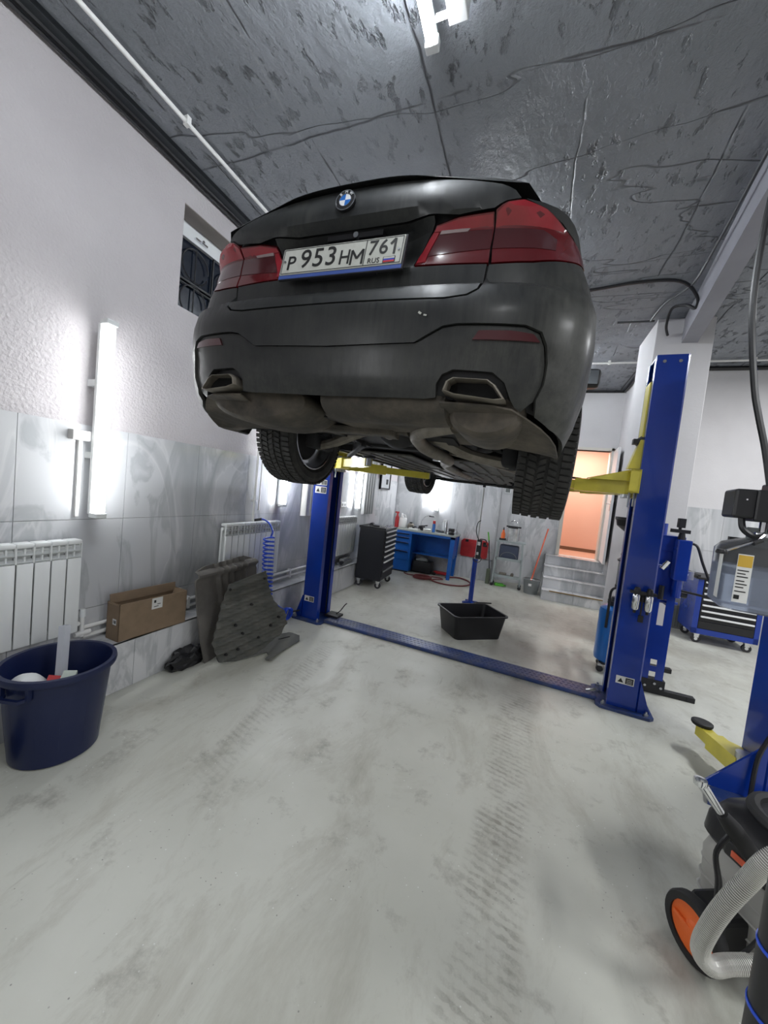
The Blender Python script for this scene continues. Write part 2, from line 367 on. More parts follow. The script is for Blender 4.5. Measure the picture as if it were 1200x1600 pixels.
# --- left wall with a high window opening
W0,W1,WZ0,WZ1=2.08,3.0,2.78,3.53
g=G()
g.box((XW-.4,YF,0),(XW,W0,ZC)); g.box((XW-.4,W1,0),(XW,YA+.3,ZC)); g.box((XW-.4,W0,0),(XW,W1,WZ0)); g.box((XW-.4,W0,WZ1),(XW,W1,ZC))
wl=struct(g.build('wall_left',PLAS))
g=G(); g.box((XW,YF,ZL),(XW+.004,YA,1.757)); g.build('grout_bed',GROUT,wl)
tiles(wl,'x',XW+.004,-.6,YA,[(1.157,1.757),(.557,1.157),(ZL,.557)],1.765)
g=G(); g.box((XW-.29,W0,WZ1-.006),(XW-.002,W1,WZ1)); g.build('window_soffit',SOFF,wl)
# low tiled ledge along the left wall, turning along the back wall
g=G(); g.box((XW,-.6,0),(XL-.012,YL,ZL-.012)); lg=struct(g.build('trim_1',GROUT))
tiles(lg,'x',XL-.012,-.6,YL,[(0.0,ZL)],1.765,dirn=1,th=.012)
def ledge_top(parent,x0,x1,y0,y1,z,along):
    a0,a1=(y0,y1) if along=='y' else (x0,x1); k=0; s0=1.765 if along=='y' else XW
    k=int(math.floor((a0-s0)/.6))
    while s0+k*.6<a1:
        lo=max(a0,s0+k*.6)+.0015; hi=min(a1,s0+(k+1)*.6)-.0015; k+=1
        if hi-lo<.02: continue
        g=G()
        if along=='y': g.box((x0,lo,z-.012),(x1,hi,z))
        else: g.box((lo,y0,z-.012),(hi,y1,z))
        g.build('ledge_tile',MARB,parent)
ledge_top(lg,XW+.014,XL,-.6,YL,ZL,'y')
# back wall A (behind the bench) + its ledge
g=G(); g.box((XW-.3,YA,0),(XP,YB+.3,ZC)); wb=struct(g.build('wall_back',PLAS2))
g=G(); g.box((XW,YA-.004,.42),(XP,YA,2.42)); g.build('grout_bed',GROUT,wb)
tiles(wb,'y',YA-.004,XW+.02,XP,[(1.62,2.42),(1.02,1.62),(.42,1.02)],XW+.02,dirn=-1)
g=G(); g.box((XP,YA,.0),(XP+.004,YB,2.42)); g.build('grout_bed',GROUT,wb)
tiles(wb,'x',XP+.004,YA,YB,[(1.62,2.42),(1.02,1.62),(.42,1.02),(0,.42)],YA,dirn=1)
g=G(); g.box((XL-.012,YL+.012,0),(XP,YA,.408)); l2=struct(g.build('trim_2',GROUT))
tiles(l2,'y',YL+.012,XL-.0,XP,[(0,.42)],XW+.02,dirn=-1,th=.012)
ledge_top(l2,XL,XP,YL,YA-.014,.42,'x')
# back wall B (behind the steps) with the door opening
DX0,DX1,DZ0,DZ1=.64,1.30,.68,2.68
g=G(); g.box((XP,YB,0),(DX0,YB+.16,ZC)); g.box((DX1,YB,0),(XS+.2,YB+.16,ZC)); g.box((DX0,YB,0),(DX1,YB+.16,DZ0)); g.box((DX0,YB,DZ1),(DX1,YB+.16,ZC))
wd=struct(g.build('wall_back_2',PLAS2)); wd.name='wall_back_door'
g=G(); g.box((XP+.014,YB-.004,0),(DX0,YB,1.78)); g.build('grout_bed',GROUT,wd)
tiles(wd,'y',YB-.004,XP+.016,DX0-.05,[(1.18,1.78),(.58,1.18),(0,.58)],XP,dirn=-1)
# partition side wall facing the door bay, and wall behind the blue chest
g=G(); g.box((XS,YR,0),(XS+.2,YB+.1,ZC)); ws=struct(g.build('wall_side',PLAS2))
g=G(); g.box((XS-.004,YR,0),(XS,YB-.01,1.78)); g.build('grout_bed',GROUT,ws)
tiles(ws,'x',XS-.004,YR,YB-.01,[(1.18,1.78),(.58,1.18),(0,.58)],YR,dirn=-1)
g=G(); g.box((XS+.2,YR,0),(XE,YR+.3,ZC)); wr=struct(g.build('wall_right_back',PLAS2))
g=G(); g.box((XS,YR-.004,0),(XE,YR,1.78)); g.build('grout_bed',GROUT,wr)
tiles(wr,'y',YR-.004,XS,XE,[(1.18,1.78),(.58,1.18),(0,.58)],XS,dirn=-1)
g=G(); g.box((XE,YF,0),(XE+.2,YR+.3,ZC)); struct(g.build('wall_right',PLAS2))
g=G(); g.box((XW-.3,YF-.2,0),(XE+.2,YF,ZC)); struct(g.build('wall_front',PLAS2))
# column
CX0,CX1,CY0,CY1=1.10,1.63,5.0,5.75
g=G(); g.box((CX0,CY0,0),(CX1,CY1,ZC),bev=.006); struct(tag(g.build('trim_3',PLAS2),'white plastered square column beside the blue lift post'))
# ceiling beam resting on the column
g=G(); b0=(1.44,5.02,3.51); 
g.prism([(1.345,5.0),(1.49,5.0),(1.20,2.95),(1.07,2.95)],3.50,ZC,'xy')
g.prism([(1.07,2.95),(1.20,2.95),(.93,.6),(.80,.6)],3.50,ZC,'xy'); struct(tag(g.build('trim_4',BEAMM),'grey painted ceiling beam running to the white column'))
# black cable trunk + cables in the left wall/ceiling corner
g=G()
for k,(dx,dz,r) in enumerate(((.03,.03,.016),(.055,.02,.010),(.025,.07,.010),(.09,.015,.008))):
    pts=[(XW+dx+random.uniform(-.006,.006),y,ZC-dz+random.uniform(-.004,.004)) for y in [YF+i*.45 for i in range(24)]]
    g.tube(pts,r,6)
tag(g.build('cable_bundle',BLK),'black cables running along the left wall and ceiling corner','cable')
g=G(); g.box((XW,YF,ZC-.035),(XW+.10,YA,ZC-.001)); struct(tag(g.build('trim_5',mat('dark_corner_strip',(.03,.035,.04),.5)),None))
# white conduit on ceiling
pr=thing('ceiling_conduit','white pipe clipped along the ceiling beside the left wall','pipe',(-2.30,0,3.735))
g=G(); g.cyl((0,YF+.1,0),(0,6.25,0),.013,n=10); g.build('pipe',WPLAS,pr,True)
for y in (.45,1.78,2.62,3.9,5.2): g=G(); g.box((-.018,y-.015,-.018),(.018,y+.015,.034)); g.build('pipe_clip',WPLAS,pr)
pr=thing('ceiling_conduit','white pipe clipped across the ceiling near the back wall','pipe',(0,6.25,3.735))
g=G(); g.cyl((-2.30,0,0),(5.2,0,0),.013,n=10); g.build('pipe',WPLAS,pr,True)
for x in (-1.4,-.2,.85,2.5,3.6): g=G(); g.box((x-.015,-.018,-.018),(x+.015,.018,.034)); g.build('pipe_clip',WPLAS,pr)
# dark cables at back corners and across ceiling
g=G(); g.tube([(XS+.03,YR-.03,ZC-.03),(XS-.03,YR-.02,ZC-.03),(XS-.03,YB-.03,ZC-.03),(.6,YB-.03,ZC-.035),(-.5,YB-.03,ZC-.03)],.022,6); g.tube([(1.66,YR-.03,ZC-.03),(XE-.1,YR-.03,ZC-.03)],.028,6)
g.tube([(XS-.10,YR+.05,ZC-.012),(XS-.10,YB-.1,ZC-.012)],.010,6)
tag(g.build('corner_cable',BLK),'black cable in the ceiling corner above the doorway and the blue chest','cable')
g=G(); g.tube(smoothpts([(-1.6,4.22,ZC-.012),(-.3,4.26,ZC-.014),(.28,4.24,ZC-.016),(.7,4.17,ZC-.015),(1.05,4.2,ZC-.02),(1.22,4.30,3.66),(1.26,4.42,3.60),(1.2,4.5,3.67),(1.12,4.62,3.70),(1.14,4.82,3.62),(1.2,4.97,3.58)]),.014,6)
tag(g.build('ceiling_cable',BLK),'black cable looped across the grey ceiling to the beam end','cable')
g=G(); g.tube(smoothpts([(.78,.9,3.64),(.90,1.8,3.65),(1.02,2.9,3.66),(1.10,3.6,3.69),(1.15,4.2,3.72),(1.05,4.6,3.75),(1.02,4.95,3.74)]),.011,6)
g.tube([(1.06,5.0-.02,3.745),(.7,4.98,3.75)],.012,5)
tag(g.build('beam_cable',mat('dark_grey_cable',(.06,.065,.07),.5)),'grey cable stapled along the side of the ceiling beam','cable')
# window in the left wall: frame, dark pane, wrought grille
wn=struct(thing('window_1',None,None,(XW-.20,0,0)))
g=G(); fz=WZ1-.11
g.box((-.03,W0,WZ1-.12),(.03,W1,WZ1)); g.box((-.03,W0,WZ0),(.03,W1,WZ0+.04)); g.box((-.03,W0,WZ0),(.03,W0+.03,WZ1)); g.box((-.03,W1-.05,WZ0),(.03,W1,WZ1))
g.build('window_frame',WHITE,wn)
g=G(); g.box((-.012,W0+.03,WZ0+.04),(-.004,W1-.05,WZ1-.12)); g.build('pane',DARKG,wn)
g=G()
cy=(W0+W1)/2
for zc,y0 in ((3.24,2.36),(3.24,2.72),(2.95,2.36),(2.95,2.72)):
    g.tube([(.02,a,b) for a,b in arc(y0,zc,.13,0,342,20)],.006,5,closed=False)
    g.tube([(.02,y0,zc-.14),(.02,y0,zc+.14)],.006,5)
g.box((.01,W0+.03,3.085),(.022,W1-.05,3.10)); g.box((.01,W0+.03,3.06),(.022,W1-.05,3.068))
for y in (2.18,2.54,2.88): g.box((.01,y-.006,WZ0+.04),(.022,y+.006,WZ1-.12))
g.build('window_grille',BLKM,wn)
g=G(); g.box((.03,2.32,3.44),(.05,2.44,3.455)); g.cyl((.03,2.38,3.45),(.07,2.38,3.45),.012,n=8); g.build('window_catch',CHR,wn)
# steps up to the doorway: tiled risers and treads
SX0,SX1=.385,XS-.012
st=struct(thing('trim_6','tiled steps with brass nosing leading up to the doorway',None,(0,0,0)))
for k in range(4):
    y0=6.76+k*.245; z1=.17*(k+1)
    xs=[SX0+.012*k,.87,SX1]
    for a,b in zip(xs,xs[1:]):
        g=G(); g.box((a+.002,y0,z1-.168),(b-.002,y0+.012,z1-.012)); g.build('riser_tile',MARB,st)
        g=G(); g.box((a+.002,y0-.012,z1-.012),(b-.002,min(y0+.245,YB-.005),z1)); g.build('tread_tile',MARB,st)
    g=G(); g.box((xs[0]+.004,y0+.012,0),(SX1,YB-.006,z1-.012)); g.build('step_core',GROUT,st)
g=G(); g.box((.50,6.744,.158),(1.33,6.752,.176)); g.build('nosing_strip',GOLD,st)
# doorway: frame, corridor, open door leaf
dr=struct(thing('door_1',None,None,(0,YB,0)))
g=G(); g.box((DX0-.05,-.03,DZ0),(DX0+.01,.17,DZ1+.05)); g.box((DX1-.02,-.03,DZ0),(DX1+.03,.17,DZ1+.05)); g.box((DX0-.05,-.03,DZ1),(DX1+.03,.17,DZ1+.05)); g.build('door_frame',FRAMEW,dr)
lf=thing('door_leaf',None,None,(1.315,-.03,0),math.radians(-4)); lf.parent=dr
g=G(); g.box((0,-.62,DZ0+.02),(.035,0,DZ1-.01)); lfo=g.build('leaf_panel',WHITE,lf)
g=G(); g.cyl((-.045,-.57,1.72),(.0,-.57,1.72),.008,n=8); g.cyl((-.045,-.57,1.72),(-.045,-.46,1.72),.008,n=8); g.box((-.006,-.59,1.60),(0,-.55,1.78)); g.build('door_handle',CHR,lf)
g=G(); g.box((-.4,YB+.16,DZ0-.1),(2.4,9.0,DZ0)); struct(g.build('floor_corridor',mat('peach_corridor_floor',(.62,.36,.26),.5)))
g=G(); g.box((-.4,9.0,DZ0),(2.4,9.1,3.0)); g.box((-.5,YB+.16,DZ0),(-.4,9.1,3.0)); g.box((2.4,YB+.16,DZ0),(2.5,9.1,3.0)); struct(g.build('wall_corridor',PINK))
g=G(); g.box((-.4,8.985,DZ0),(2.4,9.0,DZ0+.07)); struct(g.build('baseboard_corridor',BROWN))
g=G(); g.box((-.5,YB+.16,3.0),(2.5,9.1,3.1)); struct(g.build('ceiling_corridor',WHITE))
# wall socket beside the grease stand
so=thing('wall_socket','small white framed wall socket on the tiles by the grey stand','socket',(-.40,YB-.016,1.80))
g=G(); g.box((-.06,-.012,-.055),(.06,0,.055),bev=.004); g.build('socket_frame',WHITE,so); g=G(); g.box((-.042,-.016,-.036),(.042,-.012,.036)); g.build('socket_inset',GREYP,so)
# heating pipes on the ledge, with the vertical runs
def pipes(name,label,y0,y1,zs,x=XW+.06):
    t=thing(name,label,'pipe',(x,y0,0))
    for k,z in enumerate(zs):
        g=G(); g.cyl((0,0,z),(0,y1-y0,z),.013,n=10); g.build('pipe',WPLAS,t,True)
    n=max(2,int((y1-y0)/.7))
    for i in range(n):
        y=(i+.5)*(y1-y0)/n; g=G(); g.box((-.03,y-.012,min(zs)-.02),(.018,y+.012,max(zs)+.02)); g.build('pipe_clip',WPLAS,t)
pipes('heating_pipes','two white heating pipes along the ledge between the near radiator and the second one',1.53,2.60,(.385,.445),XW+.045)
pipes('heating_pipes','two white heating pipes along the ledge between the second and third radiators',3.44,4.75,(.395,.455))
t=thing('radiator_valve','white radiator valve with elbow beside the near radiator','valve',(XW+.07,1.51,.40))
g=G(); g.cyl((0,0,0),(0,0,.13),.013,n=10); g.cyl((0,-.04,.02),(0,.05,.02),.016,n=10); g.cyl((0,-.04,.10),(.03,-.04,.10),.014,n=10); g.build('valve_body',WPLAS,t,True)
g=G(); g.cyl((0,0,.13),(0,0,.18),.018,.015,n=12); g.build('valve_cap',WHITE,t,True)
t=thing('air_pipe','white compressed air pipe running down the left wall above the coiled hose','pipe',(XW+.045,3.06,0))
g=G(); g.cyl((0,0,1.09),(0,0,ZC-.02),.014,n=10); g.cyl((0,.07,1.2),(0,.07,ZC-.02),.008,n=8); g.build('pipe',WPLAS,t,True)
for z in (1.3,1.9,2.6,3.3): g=G(); g.box((-.03,-.02,z-.01),(.018,.02,z+.01)); g.build('pipe_clip',WPLAS,t)
# radiators
def radiator(label,loc,rz,n,z0,z1,sh=None):
    """sections run along local +y, front faces local +x"""
    t=thing('radiator',label,'radiator',loc,rz,'white sectional radiators')
    h=z1-z0; W_=.08
    g=G(); g.box((0,.004,z0+.02),(.02,W_-.004,z1-.05))                       # rear web
    g.box((.060,.0035,z0),(.072,W_-.0035,z1-.115),bev=.003)                  # flat front
    g.box((.02,W_/2-.004,z0+.02),(.062,W_/2+.004,z1-.03))
    g.box((0,.001,z1-.028),(.070,W_-.001,z1),bev=.008)                       # rounded top
    g.box((.052,0,z1-.115),(.066,.004,z1-.02)); g.box((.052,W_-.004,z1-.115),(.066,W_,z1-.02))
    sec=g.build('section',WHITE,t,True)
    me=sec.data
    g=G()
    g.box((.036,.004,z1-.115),(.042,W_-.004,z1-.03))
    for k in range(2):
        zz=z1-.066-k*.040; g.box((.038,.004,zz),(.068,W_-.004,zz+.010),rot=(0,.6,0))
    fn=g.build('air_fin',mat('radiator_fin_grey',(.55,.57,.57),.4),sec)
    for k in range(1,n):
        c=sec.copy(); C.objects.link(c); c.parent=t; c.location=(0,k*W_,0); f=fn.copy(); C.objects.link(f); f.parent=c
    for zz in (z0+.04,z1-.05): g=G(); g.cyl((.03,-.012,zz),(.03,n*W_+.012,zz),.016,n=10); g.build('header_pipe',WHITE,t,True)
    g=G()
    for y in (.12,n*W_-.12): g.box((-.028,y-.01,z1-.09),(.01,y+.01,z1-.06))
    g.build('wall_bracket',STEEL,t)
    return t
radiator('white sectional radiator cut off by the left edge, above the blue bin',(XW+.042,.665,0),0,10,.455,1.045)
radiator('white sectional radiator behind the undertray panels and blue coiled hose',(XW+.042,2.64,0),0,10,.50,1.085)
radiator('white sectional radiator partly hidden behind the left blue lift post',(XW+.042,4.72,0),0,9,.50,1.085)
t=thing('heater_grille','low grey finned heater against the wall left of the blue tool chest','heater',(2.02,YR-.02,0))
for k in range(10): g=G(); g.box((k*.032,-.055,.03),(k*.032+.018,-.02,.34)); g.build('fin',GREYP,t)
g=G(); g.box((-.01,-.05,.0),(.33,-.016,.34)); g.build('heater_body',mat('dim_grey_paint',(.28,.29,.29),.6),t)
# ------------------------------------------------------------------ lamps
def wall_lamp(label,x,y,z0,z1,dxy=(1,0),m=LAMPM,tilt=0):
    """vertical LED batten standing off a wall; dxy = outward direction"""
    t=thing('led_batten',label,'lamp',(x,y,z0),math.atan2(dxy[1],dxy[0]),'vertical LED battens on the walls')
    h=z1-z0
    g=G(); g.box((0,-.030,.0),(.03,.030,h),bev=.004); g.build('lamp_housing',WHITE,t)
    g=G(); g.lathe([(.001,.015),(.031,.015),(.034,.03),(.034,h-.03),(.031,h-.015),(.001,h-.015)],(.060,0,0),16); g.build('diffuser_tube',m,t,True)
    g=G(); g.box((.02,-.034,-.02),(.096,.034,.012),bev=.006); g.build('end_cap',WHITE,t); g=G(); g.box((.02,-.034,h-.012),(.096,.034,h+.02),bev=.006); g.build('end_cap',WHITE,t)
    return t
l=wall_lamp('long glowing LED batten on the left wall above the cardboard box',XW+.07,1.530,1.20,2.385)
g=G(); g.box((-.07,-.03,.35),(0,.03,.39)); g.box((-.07,-.03,.80),(0,.03,.84)); g.build('mounting_bracket',WHITE,l)
g=G(); g.box((-.055,-.13,.455),(.0,-.03,.515),bev=.004); g.build('junction_box',mat('grey_junction_box',(.50,.49,.48),.5),l)
g=G(); g.box((-.055,-.075,-.02),(-.035,-.055,.455)); g.build('cable_duct',WPLAS,l)
wall_lamp('glowing LED batten on the left wall behind the rear wheel',XW+.03,3.47,1.26,2.35,m=LAMPF)
wall_lamp('glowing LED batten on the left wall beyond the left lift post',XW+.03,5.45,1.20,2.35,m=LAMPF)
wall_lamp('glowing LED batten on the back wall above the blue workbench',-1.72,YA-.03,1.25,2.45,(0,-1),m=LAMPF)
def ceil_lamp(label,x,y0,y1,z):
    t=thing('ceiling_lamp',label,'lamp',(x,y0,z),0,'LED ceiling battens')
    L_=y1-y0
    g=G(); g.box((-.022,0,.0),(.022,L_,.022),bev=.004); g.build('lamp_housing',WHITE,t)
    g=G(); g.cyl((0,.02,-.022),(0,L_-.03,-.022),.026,n=14); g.build('diffuser_tube',LAMPC,t,True)
    for a_,b_ in ((L_-.035,L_+.005),(-.005,.02)): g=G(); g.box((-.032,a_,-.048),(.032,b_,.0),bev=.005); g.build('end_cap',WHITE,t)
    g=G(); g.cyl((-.02,L_*.2,.028),(-.02,L_*.2,ZC-z),.004,n=6); g.cyl((.02,L_*.8,.028),(.02,L_*.8,ZC-z),.004,n=6); g.build('hanger_rod',STEEL,t)
    g=G(); g.box((.085,L_-.20,-.015),(.17,L_-.05,.05),bev=.005); g.box((.03,L_-.09,.0),(.09,L_-.07,.015)); g.build('junction_box',WHITE,t)
    return t
ceil_lamp('bright LED batten hanging from the ceiling at the top edge of the photo',-.665,.52,1.725,3.64)
ceil_lamp('LED batten on the ceiling hidden above the raised grey car',-.75,3.2,4.4,3.66)
ceil_lamp('LED batten on the ceiling above the steps bay, hidden behind the car',.10,5.75,6.95,3.68)  # unseen lamp added to brighten the wall around the doorway
# ================================================================== CAR (on the lift)
CARX,CARY,YAW,ROLL=-.783,1.245,math.radians(.3),math.radians(1.5)
def lerp(t,T):
    if t<=T[0][0]: return T[0][1]
    for (a,b),(c,d) in zip(T,T[1:]):
        if t<=c:
            u=(t-a)/(c-a); u=u*u*(3-2*u)*.5+u*.5
            return b+(d-b)*u
    return T[-1][1]
PN=3.8; PB=.5; PA=.93
PL=[]; 
def _mk():
    pts=[(0,0)]
    N=400
    for i in range(1,N+1):
        th=i/N*math.pi/2
        x=PA*math.sin(th)**(2/PN); y=PB*(1-max(0,math.cos(th))**(2/PN))
        pts.append((x,y))
    pts.append((PA,4.35))
    FB=.60
    for i in range(1,61):
        th=i/60*math.pi/2
        x=PA*math.cos(th)**(2/2.8) if i<60 else 0.0; y=4.35+FB*math.sin(th)**(2/2.8)
        pts.append((x,y))
    s=0; out=[(0,0,0)]
    for (a,b),(c,d) in zip(pts,pts[1:]):
        s+=math.hypot(c-a,d-b); out.append((s,c,d))
    return out
PL=_mk(); PS=[p[0] for p in PL]; SMAX=PS[-1]
AZ=[(1.70,.84),(1.80,.885),(1.9,.913),(2.0,.932),(2.15,.938),(2.28,.928),(2.36,.898),(2.44,.865),(2.52,.842),(2.60,.81),(2.66,.75),(2.73,.66)]
YC=[(1.70,.30),(1.80,.16),(1.86,.075),(1.90,.03),(1.98,.008),(2.06,.0),(2.075,-.012),(2.2,-.018),(2.27,.002),(2.285,.02),(2.30,.05),(2.36,.05),(2.44,.065),(2.50,.07),(2.545,.026),(2.60,.028),(2.66,.045),(2.73,.09),(2.80,.2)]
def surf(s,z,off=0.0):
    sg=1 if s>=0 else -1; a=abs(s)
    def P(a,z):
        i=min(max(bisect.bisect_left(PS,a),1),len(PS)-1)
        s0,x0,y0=PL[i-1]; s1,x1,y1=PL[i]; u=(a-s0)/(s1-s0)
        x=x0+(x1-x0)*u; y=y0+(y1-y0)*u
        k=lerp(z,AZ)/PA
        f=1 if a<.5 else max(0,1-(a-.5)/.9)
        g=0 if a<SMAX-1.5 else (a-SMAX+1.5)/1.5
        rc=0
        if a<.36 and 2.37<z<2.545:
            rc=.045*min(1,(.36-a)/.10)*min(1,(z-2.37)/.05)*min(1,(2.545-z)/.022)
        return x*k, y+rc+lerp(z,YC)*f*f*(3-2*f)-.12*g*abs(z-2.1)
    x,y=P(a,z)
    if off:
        e=.01
        x1,y1=P(a+e,z); x0,y0=P(max(a-e,0),z); tx,ty=x1-x0,y1-y0
        xu,yu=P(a,z+e); xd,yd=P(a,z-e); vx,vy,vz=xu-xd,yu-yd,2*e
        nx,ny,nz=ty*vz, -tx*vz, tx*vy-ty*vx
        l=math.sqrt(nx*nx+ny*ny+nz*nz) or 1
        return (sg*(x+nx/l*off),y+ny/l*off,z+nz/l*off)
    return (sg*x,y,z)

PA_=.93
ZB=1.9
car=thing('car','dark grey saloon car raised high on the blue two-post lift','car',(CARX,CARY,ZB),rot=(0,ROLL,-YAW))
def inpoly(p,poly):
    x,y=p; c=False; n=len(poly)
    for i in range(n):
        x0,y0=poly[i]; x1,y1=poly[i-1]
        if (y0>y)!=(y1>y) and x<(x1-x0)*(y-y0)/(y1-y0)+x0: c=not c
    return c
def dens(poly,step):
    out=[]
    for i in range(len(poly)):
        a=poly[i]; b=poly[(i+1)%len(poly)]; d=math.hypot(b[0]-a[0],b[1]-a[1]); n=max(1,int(round(d/step)))
        out+=[(a[0]+(b[0]-a[0])*k/n,a[1]+(b[1]-a[1])*k/n) for k in range(n)]
    return out
def region(poly,step,holes=()):
    loops=[dens(poly,step)]+[dens(h,step) for h in holes]
    vs_=[];ed=[]
    for L in loops:
        o=len(vs_); vs_+=[Vector(p) for p in L]; ed+=[(o+i,o+(i+1)%len(L)) for i in range(len(L))]
    B=list(vs_)
    xs=[p[0] for p in poly]; ys=[p[1] for p in poly]
    x=min(xs)+step*.5
    import itertools
    while x<max(xs):
        y=min(ys)+step*.5
        while y<max(ys):
            if inpoly((x,y),poly) and not any(inpoly((x,y),h) for h in holes):
                if all((x-q[0])**2+(y-q[1])**2>(step*.45)**2 for q in B): vs_.append(Vector((x,y)))
            y+=step
        x+=step
    r=delaunay_2d_cdt(vs_,ed,[],0,1e-6)
    V=r[0]; F=[]
    for f in r[2]:
        c=(sum(V[i][0] for i in f)/len(f),sum(V[i][1] for i in f)/len(f))
        if inpoly(c,poly) and not any(inpoly(c,h) for h in holes): F.append(tuple(f))
    return [(v[0],v[1]) for v in V],F
def panel(name,poly,m,off=0.,th=.014,step=.03,holes=(),parent=None,fn=None,smooth=35):
    V,F=region(poly,step,holes)
    b=bmesh.new(); S=fn or (lambda s,z,o: surf(s,z,o))
    vt=[b.verts.new(Vector(S(s,z,off))-Vector((0,0,ZB))) for s,z in V]
    for f in F:
        try: b.faces.new([vt[i] for i in f])
        except ValueError: pass
    be=[e for e in b.edges if len(e.link_faces)==1]
    idx={v:i for i,v in enumerate(vt)}
    inner={}
    for e in be:
        for v in e.verts:
            if v not in inner:
                s,z=V[idx[v]]; inner[v]=b.verts.new(Vector(S(s,z,off-th))-Vector((0,0,ZB)))
    for e in be:
        a,c=e.verts
        try: b.faces.new([a,c,inner[c],inner[a]])
        except ValueError: pass
    for v in [v for v in b.verts if not v.link_faces]: b.verts.remove(v)
    bmesh.ops.recalc_face_normals(b,faces=b.faces)
    me=bpy.data.meshes.new(name); b.to_mesh(me); b.free(); me.materials.append(m)
    me.polygons.foreach_set('use_smooth',[True]*len(me.polygons)); me.set_sharp_from_angle(angle=math.radians(smooth))
    o=bpy.data.objects.new(name,me); C.objects.link(o); o.parent=parent or car; return o
mir=lambda P:[(-s,z) for s,z in P][::-1]
def sy(y): return PL[400][0]+(y-PB)   # arc length at which the plan curve reaches y on the side
SWR=sy(1.0)            # rear wheel centre y=1.0
SWF=sy(3.95)                    # front wheel centre y=3.95
ZT=2.565
LB=[(0,2.222),(.43,2.216),(.505,2.228),(.54,2.252),(.558,2.32),(.571,2.362)]
CRE=[(0,2.069),(.344,2.075),(.393,2.105),(.436,2.129),(.483,2.137),(.70,2.142),(.755,2.127),(.778,2.09),(.792,2.04),(.797,1.97),(.787,1.92),(.752,1.878)]
AR=.385; ZW=1.87
# bumper (upper body colour skin wrapping to the rear wheel arches)
S1=SWR-.36
archL=[(SWR+AR*math.cos(math.radians(a)),ZW+AR*math.sin(math.radians(a))) for a in (159,170,180,188)]
R=LB+[(.72,2.372),(.87,2.402),(.98,2.432),(1.07,2.447),(S1,2.43)]+archL+[(SWR-.42,1.775),(SWR-.50,1.775),(.88,1.845),(.80,1.872)]+CRE[::-1][1:]
full=R+[(-s,z) for s,z in R[::-1] if s>0]
# split line at the tail lamp level
panel('bumper_cover',full,PAINT,0,.016,.032)
# lower insert with the exhaust cut-outs
CUT=[(.40,1.892),(.443,1.90),(.437,1.945),(.452,1.978),(.487,1.996),(.62,1.994),(.668,1.962),(.722,1.886)]
R=CRE[:-1]+[(.748,1.876)]+CUT[::-1]+[(0,1.888)]
R=[(s,z-.004 if i<len(CRE)-1 else z) for i,(s,z) in enumerate(R)]
R=[(s-.004 if s>.7 and z>1.9 else s,z) for s,z in R]
full=R[:-1]+[(0,1.888)]+[(-s,z) for s,z in R[::-1] if s>0]
panel('lower_bumper_insert',full,PAINT,-.011,.03,.03)
# boot lid: lower flat part with recess, upper lip
TI=[(.300,2.372),(.306,2.406),(.384,2.511),(.474,2.523),(.604,2.530),(.600,2.50),(.568,2.368)]
lid=[(0,2.229),(.43,2.224),(.50,2.234),(.533,2.256),(.551,2.32),(.563,2.364)]
low=lid+[(.300,2.366),(.294,2.374),(.300,2.408),(.378,2.517),(.378,2.530),(0,2.531)]
full=low+[(-s,z) for s,z in low[::-1] if s>0]
panel('boot_lid',full,PAINT,0,.016,.022,smooth=25)
up=[(0,2.533),(.378,2.534),(.474,2.528),(.606,2.538),(.655,2.560),(.712,2.572),(.695,2.597),(.655,2.620),(.546,2.642),(.39,2.660),(.147,2.684),(0,2.690)]
full=up+[(-s,z) for s,z in up[::-1] if s>0]
bl=panel('boot_lid_lip',full,PAINT,0,.02,.022)
